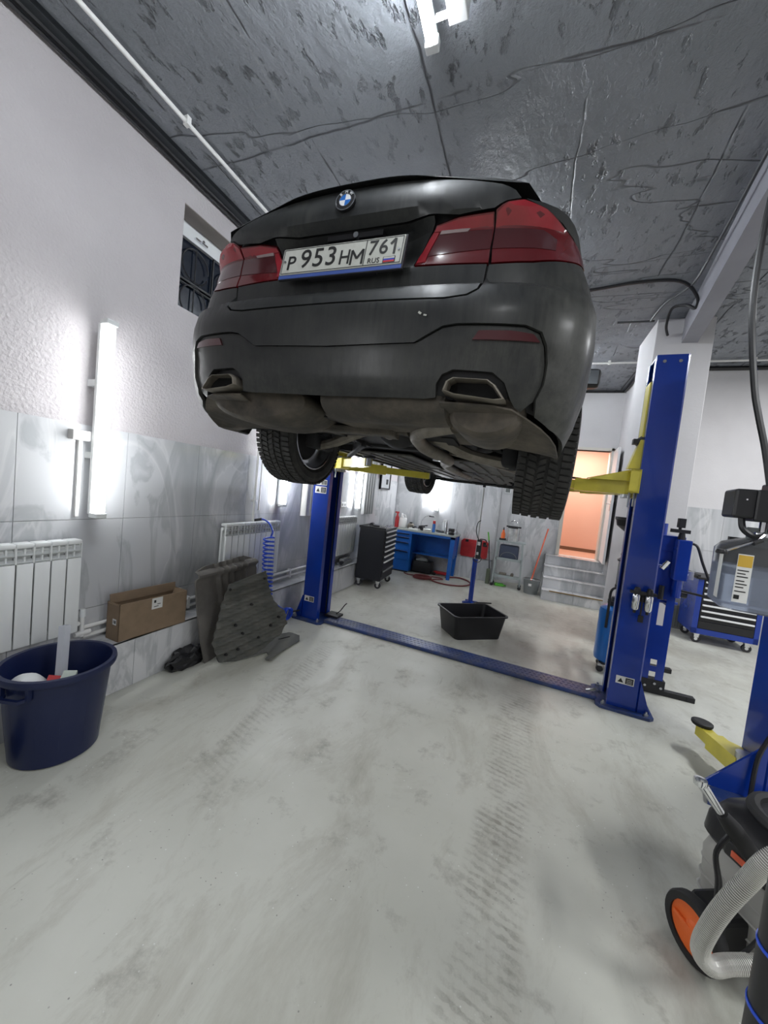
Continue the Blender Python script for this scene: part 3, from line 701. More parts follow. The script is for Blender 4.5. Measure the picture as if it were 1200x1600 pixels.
# tail lamps
TO=[(.612,2.534),(.66,2.555),(.72,2.566),(.80,2.548),(.87,2.520),(.96,2.492),(1.07,2.462),(1.05,2.450),(.96,2.430),(.87,2.406),(.72,2.378),(.578,2.368)]
for sg in (1,-1):
    f=(lambda P:P) if sg==1 else mir
    a=panel('tail_lamp_inner',f(TI),REDL,.002,.016,.022); b_=panel('tail_lamp_outer',f(TO),REDL,.002,.016,.022)
    panel('light_band',f([(.372,2.492),(.386,2.509),(.474,2.521),(.600,2.527),(.596,2.500),(.45,2.492)]),REDB,.0045,.004,.03,parent=a)
    panel('light_band',f([(.305,2.380),(.310,2.406),(.372,2.490),(.392,2.488),(.345,2.40),(.340,2.381)]),REDB,.0045,.004,.03,parent=a)
    panel('smoked_band',f([(.350,2.402),(.395,2.484),(.594,2.490),(.580,2.420)]),REDD,.0040,.003,.03,parent=a)
    panel('reversing_lens',f([(.395,2.480),(.402,2.494),(.512,2.497),(.50,2.484)]),mat('clear_grey_lens',(.30,.24,.24),.2),.006,.004,.03,parent=a)
    panel('light_band',f([(.616,2.530),(.66,2.551),(.72,2.562),(.80,2.544),(.87,2.516),(.87,2.505),(.78,2.502),(.605,2.498)]),REDB,.0045,.004,.03,parent=b_)
    panel('smoked_band',f([(.603,2.492),(.78,2.496),(.83,2.47),(.82,2.43),(.588,2.420)]),REDD,.0040,.003,.03,parent=b_)
    panel('reflector',f([(.540,2.088),(.556,2.117),(.66,2.122),(.73,2.118),(.756,2.096),(.66,2.092)]),REDD,-.004,.01,.02)
    # black joint between lamp halves
    # exhaust outlet
    E=[(.462,1.925),(.470,1.955),(.492,1.968),(.607,1.966),(.632,1.950),(.668,1.905),(.64,1.900),(.50,1.912)]
    E=f(E)
    cx=sum(p[0] for p in E)/len(E); cz=sum(p[1] for p in E)/len(E)
    b=bmesh.new(); rings=[]
    for sc_,yy in ((1.04,.02),(1.0,.008),(.93,.006),(.90,.02),(.88,.20)):
        rings.append([b.verts.new(((cx+(p[0]-cx)*sc_),.012+yy+(.10*max(0,abs(p[0])-.5)),cz+(p[1]-cz)*sc_-ZB)) for p in E])
    outer=[b.verts.new((cx+(p[0]-cx)*1.04,.22,cz+(p[1]-cz)*1.04-ZB)) for p in E]
    seq=[outer]+rings
    for A,B in zip(seq,seq[1:]):
        for i in range(len(E)): b.faces.new([A[i],A[(i+1)%len(E)],B[(i+1)%len(E)],B[i]])
    bmesh.ops.recalc_face_normals(b,faces=b.faces)
    me=bpy.data.meshes.new('exhaust_tip'); b.to_mesh(me); b.free(); me.materials.append(EXH); o=bpy.data.objects.new('exhaust_tip',me); C.objects.link(o); o.parent=car
    g=G(); g.prism([(cx+(p[0]-cx)*.90,cz+(p[1]-cz)*.90-ZB) for p in E],.050+.02,.085,'xz'); g.build('exhaust_baffle',mat('soot_black',(.002,.002,.002),.9),o)  # black plug paints in the dark inside of the exhaust tip
    # chrome trim line on insert edge
# side panels with wheel arches, front end
def arch(sc_,a0,a1): return [(sc_+AR*math.cos(math.radians(a)),ZW+AR*math.sin(math.radians(a))) for a in range(a0,a1-1,-10)]
side=[(S1+.004,2.435),(S1+.004,ZT),(SWR+.5,ZT),(SWF-.6,ZT),(SWF,2.50),(SMAX-.25,2.36),(SMAX,2.34),(SMAX,1.80),(SMAX-.7,1.79),(SWF+.39,1.80)]+arch(SWF,10,-0)[:0]
side=[(S1+.004,ZW+.139),(S1+.004,2.43),(1.08,2.455),(1.0,2.492),(.87,2.527),(.73,2.572),(.80,ZT+.005),(SWR+.5,ZT),(SWF-.6,ZT),(SWF,2.50),(SMAX-.25,2.36),(SMAX,2.34),(SMAX,1.80),(SMAX-.5,1.79),(SWF+AR+.01,1.80)]
side+=[(SWF+AR*math.cos(math.radians(a)),ZW+AR*math.sin(math.radians(a))) for a in range(0,181,12)]
side+=[(SWF-AR-.01,1.835),(SWR+AR+.01,1.835)]
side+=[(SWR+AR*math.cos(math.radians(a)),ZW+AR*math.sin(math.radians(a))) for a in range(0,157,12)]
for f in (lambda P:P,mir): panel('side_panel',f(side),PAINT,0,.02,.06,smooth=30)
# dark inner shell just behind the skins (closes the panel gaps)
ins=[(0,1.885),(.75,1.87),(SWR-.46,1.80),(SWR-.40,2.2),(SWR-.30,2.3),(SWR-.3,2.56),(.72,2.57),(.655,2.605),(.39,2.645),(0,2.675)]
hole=[(s*1.0,z) for s,z in CUT[1:]]+[(.72,1.87),(.43,1.87)]
full=ins+[(-s,z) for s,z in ins[::-1] if s>0]
panel('inner_shell',full,BLKM,-.045,.002,.05,holes=())
# top deck / bonnet following the shoulder line
b=bmesh.new(); rows=[]
ST=[.035,.09,.16,.3,.5,.8,1.2,2.0,2.8,3.4,3.8,4.2,4.5,4.7,4.82]
def topw(y):
    if y<.5:
        T=[(.03,.20),(.05,.50),(.09,.64),(.16,.70),(.3,.765),(.5,.80)]; return lerp(y,T)
    return lerp(y,[(.5,.80),(1,.835),(3.4,.835),(4.2,.80),(4.6,.66),(4.82,.35)])
for y in ST:
    wv=topw(y); ze=lerp(y,[(.03,2.675),(.09,2.625),(.16,2.585),(.3,ZT+.01),(3.4,ZT),(4.0,2.5),(4.6,2.38),(4.85,2.34)]); cr=lerp(y,[(.03,.012),(.09,.08),(.3,.14),(1.,.10),(3.4,.10),(4.3,.09),(4.82,.03)])
    rows.append([b.verts.new((wv*math.sin(t*PI/2),y,ze+cr*(1-abs(math.sin(t*PI/2))**3)-ZB)) for t in [k/8 for k in range(-8,9)]])
for A,B in zip(rows,rows[1:]):
    for i in range(16): b.faces.new([A[i],A[i+1],B[i+1],B[i]])
bmesh.ops.recalc_face_normals(b,faces=b.faces)
me=bpy.data.meshes.new('bonnet_and_deck'); b.to_mesh(me); b.free(); me.materials.append(PAINT); me.polygons.foreach_set('use_smooth',[True]*len(me.polygons)); o=bpy.data.objects.new('deck_panel',me); C.objects.link(o); o.parent=car
# greenhouse: glass band and roof
def rring(y0,y1,w_,z,n=10):
    pts=[]
    for k in range(40):
        a=2*PI*k/40; c,s_=math.cos(a),math.sin(a); e=2/4.5
        pts.append((w_*abs(c)**e*(1 if c>0 else -1),(y0+y1)/2+(y1-y0)/2*abs(s_)**e*(1 if s_>0 else -1),z))
    return pts
def loft(name,rings,m,parent,cap=True):
    b=bmesh.new(); R_=[[b.verts.new((p[0],p[1],p[2]-ZB)) for p in r] for r in rings]; n=len(R_[0])
    for A,B in zip(R_,R_[1:]):
        for i in range(n): b.faces.new([A[i],A[(i+1)%n],B[(i+1)%n],B[i]])
    if cap: b.faces.new(R_[-1])
    bmesh.ops.recalc_face_normals(b,faces=b.faces); me=bpy.data.meshes.new(name); b.to_mesh(me); b.free(); me.materials.append(m)
    me.polygons.foreach_set('use_smooth',[True]*len(me.polygons)); me.set_sharp_from_angle(angle=math.radians(50)); o=bpy.data.objects.new(name,me); C.objects.link(o); o.parent=parent; return o
loft('window_glass',[rring(.72,3.75,.80,2.56),rring(1.02,3.35,.70,2.78),rring(1.28,3.05,.60,2.93)],DARKG,car,False)
loft('roof_panel',[rring(1.26,3.07,.605,2.925),rring(1.40,2.9,.57,2.965),rring(1.6,2.7,.45,2.99),rring(1.8,2.5,.2,3.0)],PAINT,car)
for sg in (-1,1):
    g=G(); g.box((sg*.93-.03,2.20,2.60-ZB),(sg*.93+.03,2.24,2.63-ZB)); g.build('mirror_stalk',BLK,car)
    g=G(); g.box((min(sg*.95,sg*1.17),2.16,2.585-ZB),(max(sg*.95,sg*1.17),2.27,2.735-ZB),bev=.03); mm=g.build('side_mirror',BLK,car,True)
    g=G(); g.box((min(sg*.975,sg*1.15),2.154,2.605-ZB),(max(sg*.975,sg*1.15),2.161,2.715-ZB)); g.build('mirror_glass',mat('dim_mirror',(.10,.11,.12),.25,1.),mm)
# emblem
em=thing('emblem',None,None,(-.012,.024,2.618-ZB)); em.parent=car
yf=lambda z: lerp(z,YC)
em.rotation_euler=(math.radians(90-8),0,0)
def disc(r0,r1,a0,a1,z0,z1,m,name):
    g=G(); n=max(4,int(abs(a1-a0)/9)); P=arc(0,0,r1,a0,a1,n); Q=arc(0,0,r0,a0,a1,n) if r0>0 else [(0,0)]
    poly=P+Q[::-1]; g.prism(poly,z0,z1,'xy'); return g.build(name,m,em)
g=G(); g.cyl((0,0,-.004),(0,0,.003),.041,n=36); g.build('emblem_base',BLK,em)
g=G(); g.lathe([(.038,0.003),(.041,.003),(.041,.005),(.038,.005)],n=36,closed=True); g.build('emblem_rim',CHR,em)
g=G(); g.lathe([(.0235,0.003),(.0255,.003),(.0255,.005),(.0235,.005)],n=36,closed=True); g.build('emblem_rim',CHR,em)
for k in range(4): disc(0,.0235,90*k,90*k+90,.003,.0045,(EMW if k%2==0 else EMB),'emblem_quarter')
for ch,a in (('B',132),('M',90),('W',48)):
    text(ch,.016,(.032*math.cos(math.radians(a)),.032*math.sin(math.radians(a)),.0042),(0,0,math.radians(a-90)),EMW,em,'letter',.0006)
# number plate
pl=thing('number_plate',None,None,(-.004,.012,2.402-ZB)); pl.parent=car; pl.rotation_euler=(math.radians(90-9),0,0)
g=G(); g.box((-.15,-.05,-.06),(.15,.05,-.01)); g.box((-.267,-.068,-.012),(.267,.064,.0),bev=.003); g.build('plate_frame',mat('plate_frame_black',(.02,.02,.025),.4),pl)
g=G(); g.box((-.262,-.0665,0),(.262,-.052,.002)); g.build('frame_strip',mat('blue_frame_strip',(.05,.09,.30),.4),pl)
text('AUTO SALON',.009,(-.02,-.0595,.0025),(0,0,0),PWH,pl,'frame_lettering',.0003) if False else None
g=G(); g.box((-.260,-.051,0),(.260,.060,.004),bev=.003); g.build('plate_sheet',PWH,pl)
g=G()
for (a,b_,c_,d_) in ((-.255,-.047,.255,-.0445),(-.255,.0535,.255,.056),(-.255,-.047,-.2525,.056),(.2525,-.047,.255,.056),(.109,-.047,.112,.056)): g.box((a,b_,.004),(c_,d_,.0048))
g.build('plate_border',INK,pl)
for ch,x,sz,dz,sxx in (('P',-.213,.082,-.006,1.0),('9',-.147,.108,.005,.98),('5',-.090,.108,.005,.98),('3',-.033,.108,.005,.98),('H',.027,.082,-.006,.84),('7',.140,.080,.018,.95),('6',.182,.080,.018,.95),('',.221,.080,.018,.95)):
    if ch: text(ch,sz,(x,dz,.0048),(0,0,0),INK,pl,'character',.0006,sx=sxx,bold=.0005)
def strokes(name,pts_list,w_,parent):
    g=G()
    for pts in pts_list:
        for a_,b_ in zip(pts,pts[1:]): g.beam((a_[0],a_[1],.0052),(b_[0],b_[1],.0052),.0008,w_,up=(-(b_[1]-a_[1]),b_[0]-a_[0],0))
    return g.build(name,INK,parent)
strokes('character',[[(.056,-.038),(.056,.020),(.079,-.014),(.102,.020),(.102,-.038)]],.0085,pl)
strokes('character',[[(.208,.028),(.2255,.048),(.2255,-.012)]],.0085,pl)
text('RUS',.028,(.150,-.031,.0048),(0,0,0),INK,pl,'lettering',.0005)
g=G(); g.box((.190,-.028,.0045),(.232,-.0215,.0052)); g.build('flag_band',PWH,pl); g=G(); g.box((.190,-.0345,.0045),(.232,-.028,.0052)); g.build('flag_band',FLAGB,pl); g=G(); g.box((.190,-.041,.0045),(.232,-.0345,.0052)); g.build('flag_band',FLAGR,pl)
g=G(); g.box((.187,-.043,.0043),(.235,-.0195,.0046)); g.build('flag_edge',INK,pl)
for x in (-.243,.243): g=G(); g.cyl((x,.004,.004),(x,.004,.007),.005,n=8); g.build('plate_screw',STEEL,pl)
g=G(); g.box((-.10,.065,2.505-ZB),(.14,.10,2.525-ZB)); g.build('boot_handle',BLK,car); g=G(); g.cyl((.03,.055,2.512-ZB),(.03,.08,2.512-ZB),.011,n=14); g.build('rear_camera',CHR,car)
# scuffs on the bumper
g=G(); g.box((.352,-.0205,2.165-ZB),(.364,-.019,2.172-ZB),rot=(0,.6,0)); g.box((.372,-.0205,2.158-ZB),(.383,-.019,2.163-ZB),rot=(0,.2,0)); g.build('paint_chip',PWH,car)
# ---- wheels
def wheel(x,y,zc,steer=0,side=1):
    t=thing('wheel',None,None,(x,y,zc-ZB),math.radians(steer)); t.parent=car
    Wd=.128; R0=.325
    g=G(); g.lathe([(.235,-Wd+.02),(.25,-Wd+.006),(.29,-Wd),(.315,-Wd+.012),(R0,-Wd+.035),(R0+.004,0),(R0,Wd-.035),(.315,Wd-.012),(.29,Wd),(.25,Wd-.006),(.235,Wd-.02),(.228,Wd-.03),(.228,-Wd+.03)],n=48,axis='x',closed=True)
    g.build('tire',TYRE,t,30)
    g=G()
    n=66
    for k in range(n):
        a=2*PI*k/n
        for j,(c,wj,sk,ph) in enumerate(((-.105,.038,.16,0),(-.058,.036,.5,.5),(-.012,.030,-.6,0),(.036,.036,.5,.5),(.094,.050,.16,.2))):
            aa=a+ph*2*PI/n; lw=2*PI/n*.36
            r0_=R0-.004; r1_=R0+.0135-abs(c)*.05
            vv=[]
            for rr in (r0_,r1_):
                for (dx,da) in ((-wj/2,-lw-sk*lw),(wj/2,-lw+sk*lw),(wj/2,lw+sk*lw),(-wj/2,lw-sk*lw)):
                    an=aa+da; vv.append((c+dx,rr*math.cos(an),rr*math.sin(an)))
            g._add(vv,[(4,5,6,7),(0,1,5,4),(1,2,6,5),(2,3,7,6),(3,0,4,7)])
    tag(g.build('tread_blocks',TYRE,t),kind='stuff')
    s=side
    g=G(); g.lathe([(.229,-.11),(.215,-.10),(.205,-.05),(.20,.05),(.215,.10),(.229,.11),(.222,.112),(.20,.06),(.195,-.05),(.205,-.108)],n=40,axis='x',closed=True); g.build('rim',STEEL,t,30)
    g=G()
    for k in range(5):
        for d in (-.16,.16):
            a=2*PI*k/5+d; g.beam((s*.075,.05*math.cos(a),.05*math.sin(a)),(s*.085,.205*math.cos(a),.205*math.sin(a)),.03,.022,up=(1,0,0))
    g.cyl((s*.03,0,0),(s*.09,0,0),.065,n=20); g.build('spokes',STEEL,t)
    g=G(); g.cyl((-.02*s,0,0),(.0,0,0),.17,n=32); g.cyl((-.02*s,0,0),(.05*s,0,0),.08,n=20); g.build('brake_disc',EXH,t)
    g=G(); g.lathe([(.0,-.035*s),(.15,-.035*s),(.165,-.025*s),(.165,-.02*s),(.0,-.02*s)],n=28,axis='x'); g.build('brake_shield',UNDD,t)
    return t
YWR=.98; YWF=3.95
wheel(.835,YWR,1.845,0,1); wheel(-.745,YWR,1.850,0,-1); wheel(.80,YWF,1.875,-6,1); wheel(-.72,YWF,1.875,-6,-1)
# ---- underside
Z=lambda z:z-ZB
g=G(); g.box((-.60,.30,Z(1.86)),(.60,4.6,Z(1.90))); g.box((-.84,1.5,Z(1.86)),(.84,3.4,Z(1.90))); g.box((-.78,4.35,Z(1.84)),(.78,4.7,Z(1.90))); g.build('floor_pan',UNDD,car)
for sg in (-1,1):
    g=G(); 
    A_=arc(YWR,ZW,.40,-8,188,14); B_=arc(YWR,ZW,.42,-8,188,14)
    g.prism([(a,Z(b_)) for a,b_ in A_]+[(a,Z(b_)) for a,b_ in B_[::-1]],min(sg*.56,sg*.90),max(sg*.56,sg*.90),'yz')
    g.box((min(sg*.55,sg*.57),.58,Z(1.86)),(max(sg*.55,sg*.57),1.40,Z(2.28))); g.build('wheel_liner',UNDD,car,True)
    g=G(); A_=arc(YWF,ZW,.40,-8,188,14); B_=arc(YWF,ZW,.42,-8,188,14)
    g.prism([(a,Z(b_)) for a,b_ in A_]+[(a,Z(b_)) for a,b_ in B_[::-1]],min(sg*.52,sg*.90),max(sg*.52,sg*.90),'yz')
    g.box((min(sg*.51,sg*.53),3.5,Z(1.86)),(max(sg*.51,sg*.53),4.37,Z(2.28))); g.build('wheel_liner',UNDD,car,True)
    # muffler boxes each side behind the tips
    g=G(); x0,x1=(.46,.74) if sg>0 else (-.70,-.16)
    g.lathe([(.0,0),(.14,0),(.165,.02),(.172,.06),(.172,.30),(.165,.34),(.14,.37),(.0,.37)],((x0+x1)/2,.12,Z(1.885)),28,'y',sx=(x1-x0)/.344,sy=.56)
    g.build('muffler',UND,car,True)
    b=bmesh.new(); r0=[];r1=[];r2=[]
    for k in range(13):
        u=k/12; s_=.46+(SWR-.53-.46)*u; zz=1.893 if s_<.70 else 1.893-.112*min(1,(s_-.70)/.35)
        p=surf(s_,zz); r0.append(b.verts.new((sg*p[0]*.995,p[1]+.004,Z(zz)))); q=surf(s_,zz+.01)
        r1.append(b.verts.new((sg*(p[0]*.6+.5*(.46+.36*u)*.8),p[1]*.5+.25,Z(zz*.5+.5*1.815-.006)))); r2.append(b.verts.new((sg*(.46+.27*u),.47,Z(1.812))))
    for A,B in ((r0,r1),(r1,r2)):
        for i in range(12): b.faces.new([A[i],A[i+1],B[i+1],B[i]])
    bmesh.ops.recalc_face_normals(b,faces=b.faces); bmesh.ops.solidify(b,geom=b.faces[:],thickness=.006)
    me=bpy.data.meshes.new('corner_undertray'); b.to_mesh(me); b.free(); me.materials.append(UND); o=bpy.data.objects.new('corner_undertray',me); C.objects.link(o); o.parent=car
    # sill rail
    g=G(); g.box((min(sg*.76,sg*.84),1.45,Z(1.845)),(max(sg*.76,sg*.84),3.52,Z(1.89)),bev=.01); g.build('sill_rail',UNDD,car)
    # suspension: lower arm, toe link, hub carrier, damper
    xs=sg*.62+.04
    g=G(); g.tube(smoothpts([(sg*.10,.80,Z(1.90)),(sg*.26,.86,Z(1.875)),(sg*.45,.90,Z(1.81)),(xs,.93,Z(1.785))]),[.030]*6+[.034]*6+[.030]*7,8); g.build('control_arm',EXH,car,True)
    g=G(); g.tube([(sg*.14,.74,Z(1.93)),(xs,.76,Z(1.86))],.017,8); g.tube([(sg*.14,1.2,Z(1.92)),(xs,1.05,Z(1.82))],.020,8); g.build('toe_link',UNDD,car,True)
    g=G(); g.box((xs-.04,.82,Z(1.76)),(xs+.04,1.08,Z(1.96)),bev=.02); g.build('hub_carrier',UNDD,car,True)
    g=G(); g.cyl((sg*.52,.90,Z(1.84)),(sg*.50,.96,Z(2.2)),.045,n=12); g.build('spring',BLKM,car,True)
# centre heat shield / spare well panel
g=G(); g.lathe([(0,-.08),(.05,-.08),(.085,-.06),(.09,0),(.09,.40),(.085,.46),(.05,.48),(0,.48)],(0,.21,Z(1.90)),22,'x',sx=1.5,sy=.75); g.build('centre_muffler',UND,car,True)
g=G(); P=[(-.10,.20),(.38,.20),(.42,.28),(.36,.42),(.12,.46),(-.06,.42),(-.12,.28)]
vs_=[(x,y,Z(1.852-.05*max(0,(y-.20)))) for x,y in P]
g._add(vs_+[(x,y,z+.05) for x,y,z in vs_],[tuple(range(7))[::-1],tuple(range(7,14))]+[(i,(i+1)%7,7+(i+1)%7,7+i) for i in range(7)])
g.build('rear_undertray',UND,car)
g=G(); g.box((-.30,.42,Z(1.815)),(.14,.50,Z(1.85)),bev=.008); g.box((-.26,.50,Z(1.82)),(-.20,.58,Z(1.88))); g.box((.06,.50,Z(1.82)),(.12,.58,Z(1.88))); g.build('subframe_bracket',UND,car)
# transverse pipe linking the mufflers, pipe to the front
g=G(); g.tube(smoothpts([(.46,.30,Z(1.86)),(.34,.36,Z(1.845)),(.26,.46,Z(1.845)),(.21,.60,Z(1.84)),(.20,.80,Z(1.82)),(.25,1.0,Z(1.80)),(.24,1.3,Z(1.80)),(.12,1.7,Z(1.815)),(.04,2.4,Z(1.825)),(.02,3.6,Z(1.83))],5),.036,12); g.build('exhaust_pipe',EXH,car,True)
g=G(); g.tube(smoothpts([(-.46,.30,Z(1.87)),(-.25,.47,Z(1.875)),(.0,.52,Z(1.875)),(.20,.50,Z(1.86))],5),.030,10); g.build('exhaust_crossover',UND,car,True)
g=G(); g.lathe([(.0,0),(.025,0),(.028,.006),(.012,.012)],(.235,.98,Z(1.765)),16); g.build('pipe_clamp',STEEL,car)
# differential with cover boss
g=G(); g.lathe([(.0,0),(.05,0),(.075,.03),(.11,.08),(.13,.18),(.10,.28),(.06,.38),(.0,.38)],(.02,.66,Z(1.93)),22,'y'); g.build('differential',UNDD,car,True)
g=G(); g.cyl((.045,.585,Z(1.862)),(.045,.64,Z(1.862)),.038,n=22); g.build('subframe_mount',EXH,car); g=G(); g.cyl((.045,.578,Z(1.862)),(.045,.586,Z(1.862)),.018,n=16); g.build('mount_bolt',UNDD,car)
g=G(); g.box((-.42,.60,Z(1.86)),(.42,.68,Z(1.90)),bev=.012); g.box((-.38,1.18,Z(1.84)),(.38,1.26,Z(1.89)),bev=.012); g.beam((-.36,.64,Z(1.88)),(-.34,1.22,Z(1.86)),.06,.05); g.beam((.36,.64,Z(1.88)),(.34,1.22,Z(1.86)),.06,.05); g.build('rear_subframe',UNDD,car)
# forward undertrays with ribs
for k,(x0,x1,y0,y1,zz) in enumerate(((-.70,-.10,1.5,2.55,1.825),(.16,.74,1.5,2.55,1.825),(-.68,.0,2.6,3.45,1.82),(.10,.70,2.6,3.45,1.82),(-.50,.50,3.55,4.65,1.83))):
    g=G(); g.box((x0,y0,Z(zz)),(x1,y1,Z(zz+.015)),bev=.005)
    for i in range(1,5):
        xx=x0+(x1-x0)*i/5; g.box((xx-.012,y0+.05,Z(zz-.010)),(xx+.012,y1-.05,Z(zz)))
    g.build('undertray_panel',mat('grey_undertray',(.07,.068,.064),.6,dirt=(6,(.17,.16,.14),.6)),car)
g=G(); g.beam((.30,1.05,Z(1.83)),(.70,1.62,Z(1.79)),.035,.02); g.build('body_brace',EXH,car); g=G(); g.beam((-.30,1.05,Z(1.83)),(-.70,1.62,Z(1.79)),.035,.02); g.build('body_brace',UNDD,car)
# ================================================================== LIFTS
def post(parent,x_in,x_out,h=2.80,y0=-.14,y1=.14):
    """open channel; x_in = open side, x_out = closed side"""
    s=1 if x_out>x_in else -1; t=.008
    g=G(); bx=lambda a,b,c,d: g.box((min(a,b),c,.02),(max(a,b),d,h))
    P=[(x_out,y0+.012),(x_out,y1-.012),(x_out-s*.012,y1),(x_in,y1),(x_in,y1-.06),(x_in+s*t,y1-.06),(x_in+s*t,y1-t),(x_out-s*t,y1-t-.004),(x_out-s*t,y0+t+.004),(x_in+s*t,y0+t),(x_in+s*t,y0+.06),(x_in,y0+.06),(x_in,y0),(x_out-s*.012,y0)]
    if s<0: P=P[::-1]
    g.prism(P,.02,h,'xy'); o=g.build('post',BLUE,parent)
    g=G(); g.box((min(x_in,x_out)+.004,y0+.004,h-.01),(max(x_in,x_out)-.004,y1-.004,h+.004)); g.build('post_cap',BLUE,o)
    for dx in (.05,.15):
        g=G(); g.cyl((x_in+s*dx,y0-.010,h-.05),(x_in+s*dx,y0,h-.05),.012,n=10); g.build('bolt',CHR,o)
    return o
def label_plate(parent,lo,w_,h_,y,name='warning_label'):
    o=thing(name,None,None,(lo[0],y,lo[1])); o.parent=parent
    g=G(); g.box((0,-.002,0),(w_,0,h_)); g.build('label_sheet',PAPER,o)
    g=G(); g.box((w_*.52,-.003,h_*.12),(w_*.95,-.0021,h_*.88)); g.build('label_field',INK,o)
    g=G()
    for k in range(3): g.box((w_*.58,-.0036,h_*(.25+.2*k)),(w_*.88,-.0031,h_*(.30+.2*k)))
    g.build('label_lines',PAPER,o)
    g=G(); g.prism([(w_*.10,h_*.2),(w_*.42,h_*.2),(w_*.26,h_*.75)],-.003,-.0021,'xz'); g.build('label_symbol',INK,o)
    return o
def base_plate(parent,xa,xb,s,xo,y0=-.20,y1=.20):
    g=G(); 
    c=.03; x0,x1=min(xa,xb),max(xa,xb)
    g.prism([(x0+c,y0),(x1-c,y0),(x1,y0+c),(x1,y1-c),(x1-c,y1),(x0+c,y1),(x0,y1-c),(x0,y0+c)],0,.022,'xy'); o=g.build('base_plate',BLUED,parent)
    for yy in (-.14,.128):
        g=G(); g.prism([(xo,.022),(xo+s*.085,.022),(xo,.27)],yy,yy+.012,'xz'); g.build('gusset',BLUE,o)
    for x,y in ((x0+.05,y0+.035),(x1-.05,y0+.035),(x0+.05,y1-.035),(x1-.05,y1-.035),):
        g=G(); g.cyl((x,y,.022),(x,y,.040),.016,n=6); g.cyl((x,y,.04),(x,y,.055),.008,n=8); g.build('anchor_bolt',STEEL,o)
    return o
lift=thing('car_lift','blue two-post car lift with yellow arms holding up the grey car','car lift',(-.62,3.63,0),math.radians(-2.6))
for s in (-1,1):
    base_plate(lift,s*1.33,s*1.725,s,s*1.62)
    p=post(lift,s*1.41,s*1.62)
    label_plate(lift,((1.45 if s>0 else -1.59),.215),.125,.062,-.1405)
    # carriage inside the channel
    g=G(); x0,x1=min(s*1.40,s*1.58),max(s*1.40,s*1.58)
    g.box((x0,-.075,1.70),(x1,.075,2.62),bev=.006); c=g.build('carriage',YEL,lift)
    g=G(); g.box((min(s*1.345,s*1.41),-.17,1.735),(max(s*1.345,s*1.41),.17,1.75)); g.box((min(s*1.345,s*1.41),-.17,1.905),(max(s*1.345,s*1.41),.17,1.92)); g.box((s*1.41-.006,-.17,1.735),(s*1.41+.006,.17,1.92))
    for yy in (-.17,-.005,.16): g.box((min(s*1.345,s*1.41),yy,1.735),(max(s*1.345,s*1.41),yy+.01,1.92))
    g.build('arm_bracket',YEL,lift)
    g=G(); g.cyl((s*1.5,0,.03),(s*1.5,0,1.70),.028,n=12); g.build('lift_cylinder',STEEL,lift,True)
    g=G(); g.tube([(s*1.44,.09,.05),(s*1.44,.09,2.7)],.006,6); g.tube([(s*1.44,-.09,.05),(s*1.44,-.09,2.7)],.008,6); g.build('lift_cable',BLK,lift)
label_plate(lift,(-1.585,1.44),.145,.075,-.1405); label_plate(lift,(-1.585,1.53),.145,.06,-.1405)
g=G(); g.box((-1.34,-.10,0),(1.345,.11,.035),bev=.010); fc=g.build('floor_cover',BLUED,lift)
g=G(); 
for i in range(66):
    for j in range(4):
        x=-1.30+i*.04+(j%2)*.02; y=-.07+j*.046; g.box((x-.011,y-.004,.035),(x+.011,y+.004,.0375),rot=(0,0,.7 if (i+j)%2 else -.7))
tag(g.build('tread_studs',BLUED,fc),kind='stuff')
g=G(); g.tube(smoothpts([(1.37,-.05,.06),(1.33,-.08,.085),(1.27,-.06,.055)],4),.012,6); g.build('safety_lever',STEEL,lift)
g=G(); g.box((-1.40,.02,.035),(-1.24,.16,.06)); g.tube(smoothpts([(-1.30,.10,.06),(-1.26,.12,.10),(-1.22,.14,.17),(-1.19,.13,.20)],4),.006,6); g.build('hydraulic_fitting',BLKM,lift)
def arm(parent,a,b,c,pad=True,z=1.78,hz=.105,name='lift_arm'):
    """a pivot, b end of outer tube, c end of inner tube (x,y)"""
    g=G(); g.beam((a[0],a[1],z),(b[0],b[1],z),.095,hz); o=g.build(name,YEL,parent)
    g=G(); g.beam((b[0]-(b[0]-a[0])*.15,b[1]-(b[1]-a[1])*.15,z),(c[0],c[1],z),.07,hz*.72); i=g.build('inner_tube',YEL,o)
    g=G(); g.cyl((a[0],a[1],z-hz*.75),(a[0],a[1],z+hz*.85),.045,n=14); g.build('pivot_pin',STEEL,o)
    if pad:
        g=G(); g.cyl((c[0],c[1],z-.03),(c[0],c[1],z+hz*.36),.028,n=14); g.build('pad_screw',STEEL,o)
        g=G(); g.lathe([(0,0),(.055,0),(.06,.008),(.06,.022),(.045,.028),(0,.028)],(c[0],c[1],z+hz*.36-.002),20); g.build('rubber_pad',RUB,o)
    return o
# R rear arm (the one seen beside the wheel) and its triangular stiffener
a=arm(lift,(1.38,.02),(.98,.07),(.55,.14))
g=G(); g.prism([(1.36,1.832),(1.36,1.925),(1.06,1.832)],-.06,-.05,'xz'); g.prism([(1.36,1.832),(1.36,1.925),(1.06,1.832)],.09,.10,'xz'); g._add([(1.36,-.06,1.925),(1.36,.10,1.925),(1.06,.10,1.836),(1.06,-.06,1.836)],[(0,1,2,3)]); g.build('arm_stiffener',YEL,a)
g=G(); g.box((.86,.03,1.833),(1.02,.15,1.842),rot=(0,.06,0)); g.build('arm_catch',BLKM,a)
arm(lift,(1.38,.13),(1.10,.62),(.62,1.20))
g=G(); g.prism([(1.33,1.93),(1.42,1.93),(1.42,2.16),(1.39,2.16)],-.10,.0,'xz'); g.build('carriage_guard',YEL,lift)
g=G(); g.cyl((1.37,-.05,2.13),(1.42,-.05,2.17),.035,n=10); g.box((1.345,-.08,2.13),(1.40,-.02,2.17)); g.build('guard_bumper',BLKM,lift)
